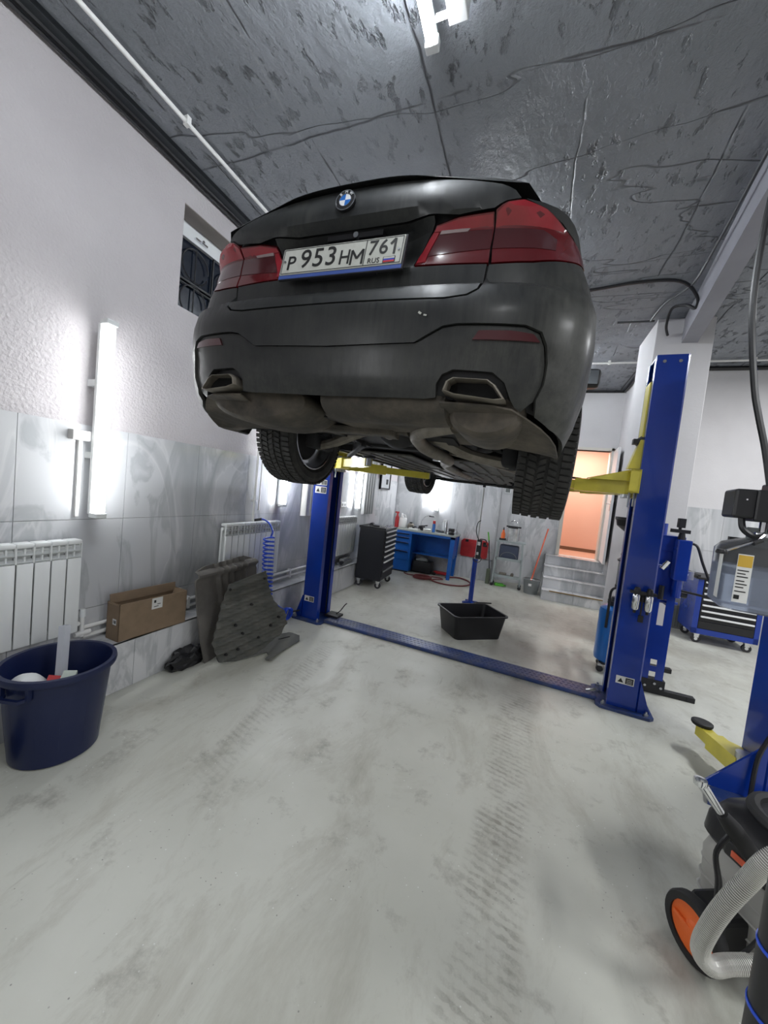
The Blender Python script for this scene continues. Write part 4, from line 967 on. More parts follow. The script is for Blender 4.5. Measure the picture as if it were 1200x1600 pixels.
arm(lift,(-1.38,.05),(-1.02,.42),(-.62,.86)); arm(lift,(-1.38,-.06),(-1.15,-.28),(-.72,-.62))
for k,(x,z0,z1) in enumerate(((1.36,1.62,1.74),(1.395,1.63,1.74),(-1.36,1.63,1.73))): g=G(); g.cyl((x,-.12,z0),(x,-.12,z1),.008,n=8); g.build('arm_lock_pin',STEEL,lift)
# air service unit bolted on the right post
au=thing('air_filter_unit','chrome air filter and regulator pair fixed to the right lift post','air regulator',(.905,3.40,.78),math.radians(-2.6))
for x in (-.042,.040):
    g=G(); g.lathe([(0,0),(.018,0),(.026,.012),(.027,.11),(.022,.122),(0,.122)],(x,-.045,.06),18); g.build('metal_bowl',CHR,au,True)
    g=G(); g.lathe([(0,0),(.024,0),(.026,.02),(.018,.05),(.010,.055),(0,.055)],(x,-.045,.182),14); g.build('regulator_head',BLK,au,True)
    g=G(); g.cyl((x,-.045,.035),(x,-.045,.06),.010,n=8); g.build('drain_valve',BLK,au)
g=G(); g.box((-.085,-.06,.185),(.085,-.02,.205)); g.box((-.02,-.02,.12),(.02,.0,.20)); g.cyl((.0,-.045,.16),(.0,-.045,.02),.006,n=8); g.box((-.012,-.055,-.03),(.02,-.035,.02)); g.build('manifold',BLKM,au)
# second lift at the right edge
l2=thing('car_lift','second blue lift post with a low yellow arm, cut off by the right edge','car lift',(1.54,2.84,0),math.radians(-2))
post(l2,.12,-.11); 
g=G(); g.prism([(-.40,-.30),(-.20,-.34),(.16,-.30),(.16,.20),(-.10,.20),(-.14,.0),(-.36,-.16)],0,.022,'xy'); bp=g.build('base_plate',BLUED,l2)
g=G(); g.prism([(-.11,.022),(-.38,.022),(-.11,.36)],-.14,-.125,'xz'); g.build('gusset',BLUE,bp)
o=arm(l2,(-.17,-.06),(-.235,.16),(-.26,.29),z=.145,hz=.10)
g=G(); g.prism([(-.125,-.06),(-.02,.02),(-.03,.07),(-.215,.20),(-.19,.10)],.165,.180,'xy'); g.build('arm_flap',YEL,o)
g=G(); g.tube(smoothpts([(-.10,-.152,1.05),(-.08,-.155,.92),(-.105,-.155,.70),(-.10,-.155,.50),(-.16,-.16,.28),(-.17,-.17,.05)],5),.011,6); g.build('post_cable',BLK,l2,True)
g=G(); g.box((-.10,-.156,.93),(-.05,-.14,.945)); g.build('cable_clip',CHR,l2)
label_plate(l2,(-.01,.62),.12,.07,-.1405)
# ================================================================== WORKSHOP MACHINES
# hydraulic press
hp=thing('shop_press','blue hydraulic shop press with black feet behind the right lift post','press',(1.20,3.95,0),0)
for k,y in enumerate((0,.62)):
    g=G(); g.box((-.07,y-.03,.06),(-.062,y+.03,1.42)); g.box((.082,y-.03,.06),(.09,y+.03,1.42)); 
    # web with slots, built as strips
    zs=[.06,.14,.22,.28,.40,.70,.92,1.0,1.10,1.42]
    g.box((-.07,y-.034,.06),(-.02,y-.028,1.42)); g.box((.03,y-.034,.06),(.09,y-.028,1.42))
    for a_,b_ in ((.06,.12),(.20,.25),(.31,.62),(.86,1.42)): g.box((-.02,y-.034,a_),(.03,y-.028,b_))
    g.build('upright',BLUE,hp)
    g=G(); g.box((-.10,y-.028,0),(.30 if k==0 else .36,y+.028,.045),bev=.004); g.beam((.28,y,.022),(.34,y,.022),.06,.04); g.build('foot',BLKM,hp)
    g=G(); g.box((-.08,y-.04,.04),(.11,y+.04,.13)); g.build('foot_bracket',BLKM,hp)
    for x,z in ((-.04,.07),(.03,.10),(.08,.07)): g=G(); g.cyl((x,y-.05,z),(x,y-.04,z),.011,n=8); g.build('bolt',STEEL,hp)
g=G(); g.box((-.08,-.04,1.28),(.10,.66,1.42),bev=.005); g.build('top_beam',BLUE,hp)
g=G(); g.box((-.06,-.02,.78),(-.05,.64,.88)); g.box((.07,-.02,.78),(.08,.64,.88)); g.cyl((-.09,.0,.83),(.12,.0,.83),.014,n=10); g.cyl((-.09,.62,.83),(.12,.62,.83),.014,n=10); g.build('bed_beam',BLUE,hp)
g=G(); g.cyl((.01,.31,1.05),(.01,.31,1.36),.055,n=18); g.cyl((.01,.31,1.42),(.01,.31,1.52),.05,n=18); g.build('ram_cylinder',BLUE,hp,True)
g=G(); g.cyl((.01,.31,.90),(.01,.31,1.06),.03,n=14); g.build('ram',CHR,hp)
g=G(); g.box((.02,-.13,1.05),(.12,-.04,1.40),bev=.008); g.cyl((.07,-.085,.90),(.07,-.085,1.05),.035,n=14); g.build('pump_body',BLUE,hp)
g=G(); g.cyl((.05,-.085,1.40),(.05,-.085,1.46),.03,.02,n=12); g.box((-.03,-.11,1.455),(.10,-.06,1.485)); g.box((.01,-.11,1.50),(.06,-.06,1.58),bev=.004); g.cyl((.03,-.085,1.46),(.03,-.085,1.52),.012,n=8); g.build('gauge_and_valve',BLKM,hp)
g=G(); g.cyl((-.06,-.1,1.13),(-.02,-.1,1.20),.02,n=10); g.cyl((-.09,-.1,1.16),(-.02,-.1,1.16),.010,n=8); g.build('chrome_fitting',CHR,hp); g=G(); g.cyl((.10,-.085,1.10),(.16,-.085,1.11),.010,n=8); g.box((.13,-.1,1.07),(.17,-.07,1.14)); g.build('hose_coupling',CHR,hp)
g=G(); g.cyl((.11,-.06,.93),(.15,-.06,.93),.03,n=12); g.cyl((-.03,-.07,.98),(-.03,-.07,.86),.02,n=10); g.build('knob',BLK,hp)
g=G(); g.tube(smoothpts([(.10,-.09,1.37),(.16,-.10,1.36),(.21,-.12,1.22),(.28,-.14,1.05),(.32,-.15,.98),(.29,-.15,.955),(.18,-.12,.96),(.10,-.1,.965)],6),.010,8); g.build('pressure_hose',BLK,hp,True)
# waste oil drainer
od=thing('oil_drainer','bright blue wheeled oil drainer with a black funnel bowl','oil drainer',(.935,4.24,0),0)
g=G(); g.lathe([(0,.09),(.11,.09),(.135,.11),(.14,.14),(.14,.58),(.135,.62),(.10,.65),(0,.66)],n=30); g.build('tank',mat('bright_blue_paint',(.008,.15,.52),.28,coat=.5),od,True)
g=G(); g.box((-.10,-.10,.075),(.12,.12,.095)); g.build('tank_frame',BLKM,od)
for x,y in ((-.09,-.09),(.09,-.09),(-.06,.10),(.10,.10)):
    g=G(); g.cyl((x,y-.012,.030),(x,y+.012,.030),.030,n=16); c=g.build('caster_wheel',CASTER,od); g=G(); g.cyl((x,y,.04),(x,y,.085),.012,n=8); g.box((x-.018,y-.018,.062),(x+.018,y+.018,.08)); g.build('caster_fork',CHR,c)
g=G(); g.tube(smoothpts([(-.09,-.115,.45),(-.09,-.12,.68),(-.085,-.10,.80),(-.04,-.04,.835),(.06,.02,.835)],5),.012,8); g.build('push_handle',BLK,od,True)
g=G(); g.lathe([(0,.655),(.05,.655),(.055,.70),(.05,.74),(0,.74)],n=18); g.box((-.07,-.06,.66),(.06,.06,.70)); g.build('tank_neck',BLKM,od)
g=G(); g.lathe([(0,.86),(.062,.86),(.062,1.10),(.0,1.10)],(.03,.02,0),20); g.build('measuring_glass',mat('hazy_measuring_glass',(.60,.62,.58),.2,trans=.6),od,True)
g=G(); g.lathe([(0,1.10),(.072,1.10),(.078,1.115),(.05,1.135),(.015,1.14),(0,1.14)],(.03,.02,0),20); g.cyl((.02,.02,1.14),(.02,.02,1.17),.010,n=8); g.lathe([(0,1.165),(.014,1.165),(.018,1.18),(.012,1.20),(0,1.20)],(.0,.02,0),10); g.box((-.02,.0,1.16),(.03,.04,1.175)); g.lathe([(0,.835),(.066,.835),(.066,.862),(0,.862)],(.03,.02,0),20); g.build('glass_cap',BLK,od)
g=G(); g.cyl((.10,.10,.64),(.10,.10,1.38),.012,n=10); g.build('bowl_pole',CHR,od)
g=G(); g.lathe([(.012,1.375),(.03,1.36),(.145,1.45),(.155,1.50),(.165,1.51),(.165,1.535),(.150,1.535),(.140,1.46),(.03,1.375)],(.06,.06,0),28); g.build('funnel_bowl',BLK,od,True)
g=G(); g.lathe([(.002,-.004),(.055,-.004),(.055,.004),(.002,.004)],(.02,-.142,.40),20,'y'); g.build('level_window',GREYP,od)
# transmission jack and drain tub
tj=thing('transmission_jack','tall blue pneumatic jack with white rod standing behind the black tub','jack',(-.62,5.55,0),0)
g=G(); g.cyl((0,0,.05),(0,0,.66),.034,n=18); g.cyl((0,0,.66),(0,0,.69),.04,n=18); g.build('cylinder_body',BLUE,tj,True)
g=G()
for a in range(4): g.beam((0,0,.045),(.12*math.cos(a*PI/2+.6),.12*math.sin(a*PI/2+.6),.03),.04,.03)
g.build('base_legs',BLUE,tj)
g=G(); g.cyl((0,0,.69),(0,0,1.775),.011,n=12); g.build('piston_rod',WHITE,tj,True)
g=G(); g.tube([(.17*math.cos(a)*1.0,.10*math.sin(a),1.790) for a in [2*PI*k/24 for k in range(24)]],.012,6,closed=True); g.box((-.13,-.012,1.770),(.13,.012,1.790)); g.box((-.02,-.02,1.745),(.02,.02,1.785)); g.build('saddle_ring',BLKM,tj)
g=G(); g.tube(smoothpts([(.08,-.05,1.775),(.14,-.02,1.80),(.20,.02,1.77),(.26,.03,1.80),(.30,.0,1.815)],5),.010,6); g.build('saddle_chain',BLKM,tj)
g=G(); g.box((.0,-.065,.70),(.07,-.02,.98),bev=.006); g.cyl((.09,-.05,.93),(.13,-.05,.93),.022,n=10); g.build('control_valve',BLK,tj)
g=G(); g.box((.01,-.07,.90),(.05,-.064,.95)); g.box((.012,-.07,.76),(.04,-.064,.80)); g.build('valve_sticker',PAPER,tj)
g=G(); g.tube(smoothpts([(.02,-.05,.97),(-.03,-.05,1.10),(-.02,-.05,1.22),(.02,-.05,1.26)],5),.007,6); g.tube([( .03+.055*math.cos(a),-.05,.70+.05*math.sin(a)) for a in [2*PI*k/16 for k in range(16)]],.006,5,closed=True); g.build('air_line',BLK,tj)
g=G(); g.tube(smoothpts([(.05,.0,.04),(.16,.0,.06),(.30,.02,.075)],4),.010,8); g.build('foot_pedal',BLKM,tj)
tub=thing('drain_tub','empty black rectangular plastic tub on the floor beyond the lift beam','tub',(-.455,4.37,0),math.radians(38.3))
def rr(hx,hy,r,n=5):
    out=[]
    for cx,cy,a0 in ((hx-r,hy-r,0),(-hx+r,hy-r,90),(-hx+r,-hy+r,180),(hx-r,-hy+r,270)): out+=arc(cx,cy,r,a0,a0+90,n)
    return out
def tub_mesh(levels,g):
    b=g.b; rings=[]
    for hx,hy,r,z in levels: rings.append([b.verts.new((x,y,z)) for x,y in rr(hx,hy,r)])
    n=len(rings[0])
    for A,B in zip(rings,rings[1:]):
        for i in range(n): b.faces.new([A[i],A[(i+1)%n],B[(i+1)%n],B[i]])
    b.faces.new(rings[0]); b.faces.new(rings[-1]); return g
tub_mesh([(.285,.20,.05,0),(.325,.235,.055,.255),(.345,.25,.06,.258),(.345,.25,.06,.272),(.322,.232,.05,.272),(.28,.195,.045,.012)],G()).build('tub_shell',BLK,tub,30)
# blue bin with contents
bn=thing('blue_bin','large navy blue round plastic bin at the left edge of the photo','bin',(-2.195,1.19,0),0)
g=G(); g.lathe([(0,0),(.175,0),(.185,.008),(.225,.44),(.246,.446),(.250,.462),(.246,.478),(.226,.478),(.222,.468),(.178,.02),(0,.02)],n=48); g.build('bin_shell',NAVY,bn,40)
for k in range(0,12):
    a=2*PI*k/12+.12
    g=G(); g.beam((.189*math.cos(a),.189*math.sin(a),.08),(.209*math.cos(a),.209*math.sin(a),.30),.010,.006,up=(math.cos(a),math.sin(a),0)); g.build('rib',NAVY,bn)
for a in (-1.25,1.89):
    h=thing('bin_handle',None,None,(0,0,0),a); h.parent=bn
    g=G(); g.prism([(.215,-.07),(.262,-.05),(.262,.05),(.215,.07),(.215,.055),(.245,.038),(.245,-.038),(.215,-.055)],.385,.40,'xy'); g.box((.215,-.075,.385),(.235,-.06,.45)); g.box((.215,.06,.385),(.235,.075,.45)); g.build('handle_bar',NAVY,h)
tc=thing('white_canister','white rounded plastic canister lying in the blue bin','canister',(-2.245,1.075,.36),0,rot=(.9,.2,.5))
g=G(); g.lathe([(0,-.08),(.05,-.08),(.068,-.06),(.072,.0),(.062,.045),(.03,.07),(.02,.085),(0,.085)],n=24); g.build('canister_body',WHITE,tc,True); g=G(); g.cyl((0,0,.085),(0,0,.10),.022,n=14); g.build('canister_cap',WPLAS,tc)
tt=thing('white_tube','pale square plastic tube sticking up out of the blue bin','tube',(-2.20,1.20,.30),0,rot=(-.15,-.12,.3))
g=G(); g.box((-.018,-.018,-.04),(-.014,.018,.34)); g.box((.014,-.018,-.04),(.018,.018,.34)); g.box((-.014,-.018,-.04),(.014,-.014,.34)); g.box((-.014,.014,-.04),(.014,.018,.34)); g.build('tube_body',mat('milky_plastic',(.55,.57,.62),.35),tt)
tb=thing('small_packet','crumpled red and white packet in the blue bin','packet',(-2.13,1.17,.37),.6)
g=G(); g.box((-.06,-.05,0),(.03,.02,.03),rot=(.3,.3,.4)); g.build('red_wrapper',REDC,tb); g=G(); g.box((.0,-.05,.02),(.06,.03,.05),rot=(.5,.1,.2),bev=.005); g.build('clear_box',mat('clear_greenish_plastic',(.45,.50,.45),.3),tb)
g=G(); g.lathe([(0,.23),(.19,.23),(.19,.25),(.12,.265),(0,.27)],(-2.195,1.19,0),24); tag(g.build('rubbish',mat('dark_rubbish',(.03,.03,.045),.7,noise=(20,.5),bump=(25,.8)),None),'dark loose rubbish at the bottom of the blue bin','rubbish',None,'stuff')
# black ridged mat bottom left
mt=thing('rubber_mat','black ridged rubber mat edge beside the blue bin','mat',(-2.30,.93,0),math.radians(18))
g=G(); g.box((-.10,-.30,0),(.10,.0,.018)); g.build('mat_base',RUB,mt)
for k in range(14): g=G(); g.box((-.09,-.015-.021*k,.018),(.09,-.005-.021*k,.028)); g.build('ridge',RUB,mt)
# cardboard box on the ledge
cb=thing('cardboard_box','open brown cardboard box sitting on the tiled ledge','box',(-2.50,1.65,ZL),math.radians(-3))
g=G(); L_,D_,H_=.50,.135,.255; t_=.005
g.box((-D_/2,0,0),(D_/2,L_,t_)); g.box((D_/2-t_,0,0),(D_/2,L_,H_)); g.box((-D_/2,0,0),(-D_/2+t_,L_,H_)); g.box((-D_/2,0,0),(D_/2,t_,H_)); g.box((-D_/2,L_-t_,0),(D_/2,L_,H_)); g.build('box_body',CARD,cb)
g=G(); g.box((-D_/2+.004,.01,H_-.02),(-D_/2+.010,L_-.01,H_+.045),rot=(0,-.12,0)); g.build('flap',CARD,cb)
g=G(); g.box((D_/2-.012,.012,H_-.065),(D_/2-.007,L_-.012,H_-.003),rot=(0,.10,0)); g.build('flap',CARD,cb)
g=G(); g.box((-D_/2+.01,.006,H_-.075),(D_/2-.012,.011,H_-.005),rot=(.3,0,0)); g.build('flap',CARD,cb)
g=G(); g.box((-D_/2+.01,L_-.03,H_-.07),(D_/2-.012,L_-.025,H_+.0),rot=(-.3,0,0)); g.build('flap',CARD,cb)
g=G(); g.box((D_/2,.22,H_-.085),(D_/2+.001,.30,H_-.005)); g.box((.0,-.001,.11),(.04,0,.15)); ll=g.build('box_label',PAPER,cb)
g=G(); g.box((D_/2+.001,.235,H_-.04),(D_/2+.0014,.25,H_-.02)); g.box((D_/2+.001,.26,H_-.055),(D_/2+.0014,.285,H_-.05)); g.box((D_/2+.001,.235,H_-.07),(D_/2+.0014,.27,H_-.065)); g.box((.008,-.0014,.12),(.014,-.001,.14)); g.box((.02,-.0014,.12),(.034,-.001,.14)); g.build('label_print',INK,ll)
# undertray panels leaning on the ledge
def corr(label,name,loc,rot,outline,ribs,m=SHIELD,thick=.012,lip=.05):
    t=thing(name,label,'engine shield',loc,rot=rot)
    V,F=region(outline,.017)
    def hgt(x,y):
        h=0
        for (c,w_,a,ang) in ribs:
            u=(x*math.cos(ang)+y*math.sin(ang)-c)/w_
            if abs(u)<1: h+=a*(1-abs(u)**2.5)
        return h
    b=bmesh.new(); vt=[b.verts.new((x,y,hgt(x,y))) for x,y in V]; vb=[b.verts.new((x,y,hgt(x,y)-thick)) for x,y in V]
    for f in F:
        b.faces.new([vt[i] for i in f]); b.faces.new([vb[i] for i in f][::-1])
    bmesh.ops.recalc_face_normals(b,faces=b.faces)
    for e in [e for e in b.edges if len(e.link_faces)==1]:
        pass
    b.verts.index_update(); n=len(V); b.verts.ensure_lookup_table()
    for e in [e for e in b.edges if len(e.link_faces)==1 and e.verts[0].index<n and e.verts[1].index<n]:
        i,j=e.verts[0].index,e.verts[1].index; b.faces.new([b.verts[i],b.verts[j],b.verts[j+n],b.verts[i+n]])
    bmesh.ops.recalc_face_normals(b,faces=b.faces)
    me=bpy.data.meshes.new('shield_panel'); b.to_mesh(me); b.free(); me.materials.append(m); me.polygons.foreach_set('use_smooth',[True]*len(me.polygons)); me.set_sharp_from_angle(angle=math.radians(35))
    o=bpy.data.objects.new('shield_panel',me); C.objects.link(o); o.parent=t; return t
# plane of the leaning shield: base line along the floor, leaning back to the wall
from mathutils import Matrix as MX
def lean(p0,pu,pv):
    """frame with origin p0, x toward pu, y toward pv; returns (loc, euler)"""
    p0=Vector(p0); x=(Vector(pu)-p0).normalized(); v=Vector(pv)-p0; z=x.cross(v).normalized(); y=z.cross(x)
    return p0, Matrix((x,y,z)).transposed().to_euler()
def frame(o,x,y):
    x=Vector(x).normalized(); y=Vector(y); y=(y-x*y.dot(x)).normalized(); z=x.cross(y)
    return Vector(o),Matrix((x,y,z)).transposed().to_euler()
# back shield (deep, lighter) then front ribbed shield
loc,rt=frame((-2.266,2.231,0.0),(-.1094,.994,0),(-.1329,-.0146,.991))
rib=[(.72,.035,.04,PI/2)]+[(.28+.085*k,.026,.024,0.12) for k in range(5)]
sb=corr('tall dusty grey-brown plastic engine undertray leaning at the back against the ledge','undertray_shield',loc,rt,
 [(-.054,.751),(.051,.784),(.551,.801),(.72,.751),(.76,.645),(.72,.30),(.60,.05),(.35,.03),(.085,.0),(.014,.0),(-.025,.222),(-.047,.486)],rib,SHIELD)
loc,rt=frame((-2.140,2.305,0.0),(.3851,.9229,0),(-.1646,.0687,.984))
ribs=[(.03+.068*k,.020,.020,PI/2+.22) for k in range(0,10)]
sf=corr('ribbed dusty grey engine undertray leaning in front of the taller one','undertray_shield',loc,rt,
 [(.049,.639),(.15,.665),(.384,.728),(.40,.62),(.446,.473),(.50,.40),(.576,.337),(.589,.223),(.522,.142),(.36,.05),(.217,.0),(.106,.0),(-.036,.03),(-.087,.188),(-.05,.33),(-.013,.482)],ribs,mat('dusty_ribbed_plastic',(.085,.088,.080),.85,dirt=(6,(.17,.16,.14),.6),bump=(25,.2)))
g=G()
for x,y in ((.02,.08),(.12,.10),(.30,.16),(.42,.24),(.50,.30),(.10,.30),(.24,.45),(.05,.60),(.36,.66),(.16,.22)): g.cyl((x,y,.006),(x,y,.027),.011,n=8)
g.build('bolt_hole',UNDD,sf)
ft=corr('flat dark grey undertray piece lying on the floor under the leaning panels','undertray_shield',(-2.05,2.7,.016),(0,0,0),
 [(x+2.05,y-2.7) for x,y in ((-2.067,2.457),(-1.989,2.66),(-1.926,2.611),(-1.907,2.537),(-1.858,2.543),(-1.889,2.742),(-1.893,3.026),(-1.962,3.127),(-2.10,3.10),(-2.20,2.95),(-2.16,2.60))],[(.12,.05,.012,.3)],mat('grey_tray_plastic',(.13,.135,.125),.8,dirt=(6,(.2,.19,.17),.5)),.010)
g=G(); g.box((.02,.20,.012),(.03,.32,.016),rot=(0,0,-.4)); g.build('slot',UNDD,ft)
jk=thing('crumpled_cover','black crumpled plastic cover on the floor beside the leaning undertrays','cover',(-2.36,2.16,0))
random.seed(3); b=bmesh.new(); bmesh.ops.create_icosphere(b,subdivisions=3,radius=1)
for v in b.verts:
    r=1+random.uniform(-.25,.25); v.co=Vector((v.co.x*.065*r,v.co.y*.17*r,max(0,(v.co.z+.6)*.085*r)))
me=bpy.data.meshes.new('cover_sheet'); b.to_mesh(me); b.free(); me.materials.append(BLK); o=bpy.data.objects.new('cover_sheet',me); C.objects.link(o); o.parent=jk
# blue coiled air hose
ch=thing('coiled_air_hose','blue spiral air hose hanging from the wall pipe in front of the second radiator','hose',(-2.50,3.06,0))
pts=[(-.085,.04,1.10),(-.03,.06,1.115),(.04,.08,1.08),(.085,.09,1.00),(.09,.06,.95)]
N=15*14
pts=list(smoothpts(pts,6))
for k in range(N+1):
    a=2*PI*k/14; u=k/N; z=.95-u*.62; pts.append(Vector((.10+.052*math.cos(a)+.035*u,.02+.052*math.sin(a)+.0*u,z)))
pts+=list(smoothpts([pts[-1],Vector((.17,.08,.28)),Vector((.19,.18,.20)),Vector((.18,.30,.13))],6))[1:]
g=G(); g.tube(pts,.0085,6); g.build('spiral_hose',HOSEB,ch,True)
g=G(); g.cyl((-.11,.03,1.095),(-.04,.055,1.115),.014,n=10); g.build('hose_coupling',BLKM,ch)
g=G(); P=[]
for k in range(8*16+1):
    a=2*PI*k/16; rr_=.060+.018*math.sin(a*.13+1); P.append((.17+.02*math.sin(a*.31),.36+rr_*math.cos(a),.075+.060*math.sin(a+.2*math.sin(a*.4))))
g.tube(P,.0065,6); g.build('coil_bundle',HOSEB,ch,True)
g=G(); g.tube(smoothpts([(.18,.42,.08),(.22,.48,.085),(.24,.54,.09)],4),.008,6); g.build('hose_end',BLKM,ch)
# curtains / hung things on the far left wall
ct=thing('pale_curtain','cream hanging curtain strip with vertical folds behind the rear wheel','curtain',(XW+.02,3.92,0))
def folds(parent,y0,y1,z0,z1,n,m,amp=.022,name='curtain_fold'):
    for k in range(n):
        a=y0+(y1-y0)*k/n; b_=y0+(y1-y0)*(k+1)/n
        g=G(); P=[(.012+amp*math.sin(PI*i/6),a+(b_-a)*i/6) for i in range(7)]; Q=[(x+.004,y) for x,y in P[::-1]]
        g.prism(P+Q,z0,z1,'xy'); g.build(name,m,parent,True)
folds(ct,0,.38,1.12,2.35,4,CURT,.045)
g=G(); g.cyl((.03,-.04,2.36),(.03,.42,2.36),.012,n=8); g.build('curtain_rail',WPLAS,ct)
c2=thing('grey_curtain','grey hanging cloth on the left wall beyond the lift post','curtain',(XW+.02,5.72,0))
folds(c2,0,.48,1.10,2.45,5,CURTG,.035)
g=G(); g.cyl((.03,-.04,2.46),(.03,.52,2.46),.012,n=8); g.build('curtain_rail',WPLAS,c2)
bd=thing('framed_board','small dark framed board on the left wall near the back corner','board',(XW+.02,6.45,1.56))
g=G(); g.box((0,0,0),(.02,.50,.62)); g.build('board_sheet',mat('pale_board',(.5,.52,.53),.4),bd); g=G()
for lo,hi in (((-.0,0,0),(.035,.03,.62)),((0,.47,0),(.035,.50,.62)),((0,0,0),(.035,.5,.03)),((0,0,.59),(.035,.5,.62))): g.box(lo,hi)
g.build('board_frame',BLK,bd)
g=G(); g.box((.02,.30,.1),(.03,.38,.2)); g.build('clip',BLK,bd)
so=thing('wall_socket','white wall sockets above the third radiator on the left wall','socket',(XW+.016,5.0,1.22)); g=G(); g.box((0,0,0),(.012,.16,.08),bev=.004); g.build('socket_frame',WHITE,so); g=G(); g.cyl((.012,.04,.04),(.014,.04,.04),.02,n=12); g.cyl((.012,.12,.04),(.014,.12,.04),.02,n=12); g.build('socket_face',GREYP,so)
pt=thing('sealant_tubes','dark packet lying on the ledge behind the left lift post','packet',(-2.52,4.95,ZL),.1)
g=G(); g.box((-.06,0,0),(.05,.40,.05),bev=.01); g.build('packet_body',GREYP,pt); g=G(); g.box((-.05,.02,.05),(.03,.36,.10),rot=(0,0,.1),bev=.01); g.build('packet_top',mat('grey_foil',(.3,.3,.3),.4),pt); g=G(); g.cyl((.03,-.04,.05),(.03,.0,.05),.03,n=12); g.build('packet_cap',BLK,pt)
# ---------------- tool chests
def caster(t,x,y,m=CASTER):
    g=G(); g.cyl((x,y-.014,.050),(x,y+.014,.050),.05,n=18); w_=g.build('caster_wheel',m,t,True)
    g=G(); g.cyl((x,y-.016,.05),(x,y+.016,.05),.02,n=12); g.box((x-.025,y-.022,.07),(x+.025,y-.017,.115)); g.box((x-.025,y+.017,.07),(x+.025,y+.022,.115)); g.box((x-.03,y-.025,.105),(x+.03,y+.025,.12)); g.build('caster_fork',CHR,w_)
tc=thing('tool_chest','black rolling tool chest with silver drawer handles on castors','tool chest',(-2.40,5.27,0),math.radians(4))
Wx,Dy=.42,.66    # drawers face +x
g=G(); g.box((0,0,.13),(Wx,Dy,.93),bev=.012); body=g.build('cabinet_body',CHEST,tc)
g=G(); g.box((-.008,-.01,.93),(Wx+.012,Dy+.01,.945),bev=.004); g.box((-.008,-.01,.945),(.012,Dy+.01,.965)); g.box((-.008,-.01,.945),(Wx+.012,.008,.965)); g.build('top_tray',BLK,tc)
z=.915
for k,hh in enumerate((.075,.075,.075,.075,.085,.085,.145,.105)):
    g=G(); g.box((Wx,.03,z-hh+.006),(Wx+.010,Dy-.03,z),bev=.003); d=g.build('drawer',CHEST,tc)
    if k<7 or True:
        g=G(); g.box((Wx+.010,.05,z-.030),(Wx+.030,Dy-.05,z-.008),bev=.004); g.build('drawer_handle',ALU if k<7 else GREYP,d,True)
    z-=hh
for x,y in ((.05,.06),(Wx-.05,.06),(.05,Dy-.06),(Wx-.05,Dy-.06)): caster(tc,x,y)
def odd(name,label,cat,loc,parts,rz=0,group=None):
    t=thing(name,label,cat,loc,rz,group)
    for pn,m,fn in parts:
        g=G(); fn(g); g.build(pn,m,t,True)
    return t
ctop=.945
odd('air_gun','black air wrench lying on top of the black tool chest','air wrench',(-2.27,5.42,ctop),[('tool_body',BLK,lambda g:(g.cyl((0,0,.035),(.0,.17,.035),.032,.026,n=14),g.cyl((0,.17,.035),(0,.21,.035),.016,n=10))),('tool_grip',RUB,lambda g:g.box((.0,.02,.005),(.13,.06,.03),bev=.008)),],.3)
odd('cloth_pad','black folded glove pile on the near edge of the black tool chest','gloves',(-2.30,5.30,ctop),[('glove',BLK,lambda g:g.box((-.07,-.01,0),(.05,.07,.02),bev=.009)),('glove_cuff',RUB,lambda g:g.box((.04,0,0),(.10,.05,.03),bev=.01))],.2)
odd('socket_set','row of chrome sockets and tools on top of the black tool chest','sockets',(-2.06,5.55,ctop),[('socket_row',CHR,lambda g:[g.cyl((0,k*.045,0),(0,k*.045,.03+.008*(k%3)),.014,n=10) for k in range(7)]),('rail',STEEL,lambda g:g.box((-.02,-.02,0),(.02,.30,.006))),('ratchet',CHR,lambda g:(g.cyl((-.09,.0,.012),(-.06,.20,.012),.008,n=8),g.cyl((-.06,.2,0),(-.06,.2,.03),.02,n=12)))])
# blue workbench
wb_=thing('workbench','bright blue steel workbench with four drawers and a grey top','workbench',(-2.41,6.84,0))
BW,BD,BH=1.25,.52,.845
g=G(); g.box((0,0,BH-.035),(BW,BD,BH),bev=.004); g.build('worktop',mat('worn_grey_top',(.36,.40,.38),.4,dirt=(8,(.2,.2,.18),.5)),wb_)
g=G(); g.box((0.01,.01,BH-.075),(BW-.01,.03,BH-.035)); g.build('front_rail',BENCH,wb_)
g=G(); g.box((.015,.02,.03),(.40,BD-.01,BH-.036)); cab=g.build('drawer_cabinet',BENCH,wb_)
z=BH-.075
for hh in (.075,.10,.17,.19):
    g=G(); g.box((.04,.008,z-hh+.008),(.375,.02,z),bev=.003); d=g.build('drawer',BENCH,wb_)
    g=G(); g.box((.06,-.012,z-.040),(.355,.008,z-.028)); g.box((.06,-.012,z-.052),(.355,-.008,z-.028)); g.build('drawer_handle',BENCH,d); g=G(); g.box((.06,.0065,z-.028),(.355,.0082,z-.012)); g.build('handle_shadow_gap',BLKM,d)
    z-=hh
g=G(); g.box((.03,.03,0),(.38,.06,.03)); g.build('plinth',BLKM,wb_)
for x,y in ((BW-.09,.01),(BW-.09,BD-.07)): g=G(); g.prism([(x-.01,0),(x+.05,0),(x+.08,BH-.036),(x-.005,BH-.036)],y,y+.06,'xz'); g.build('leg',BENCH,wb_)
g=G(); g.box((.40,BD-.04,.38),(BW-.02,BD-.025,BH-.036)); g.build('back_panel',BENCH,wb_)
g=G(); g.box((.40,.20,.37),(BW-.04,BD-.04,.39)); g.build('shelf',BENCH,wb_)
g=G(); g.box((BW-.075,.07,.37),(BW-.045,BD-.07,.41)); g.box((BW-.07,.07,.42),(BW-.03,BD-.07,BH-.036)); g.build('side_panel',BENCH,wb_)
bz=BH
bot=lambda h,r: [(0,0),(r,0),(r,h*.62),(r*.45,h*.8),(r*.4,h*.86),(0,h*.86)]
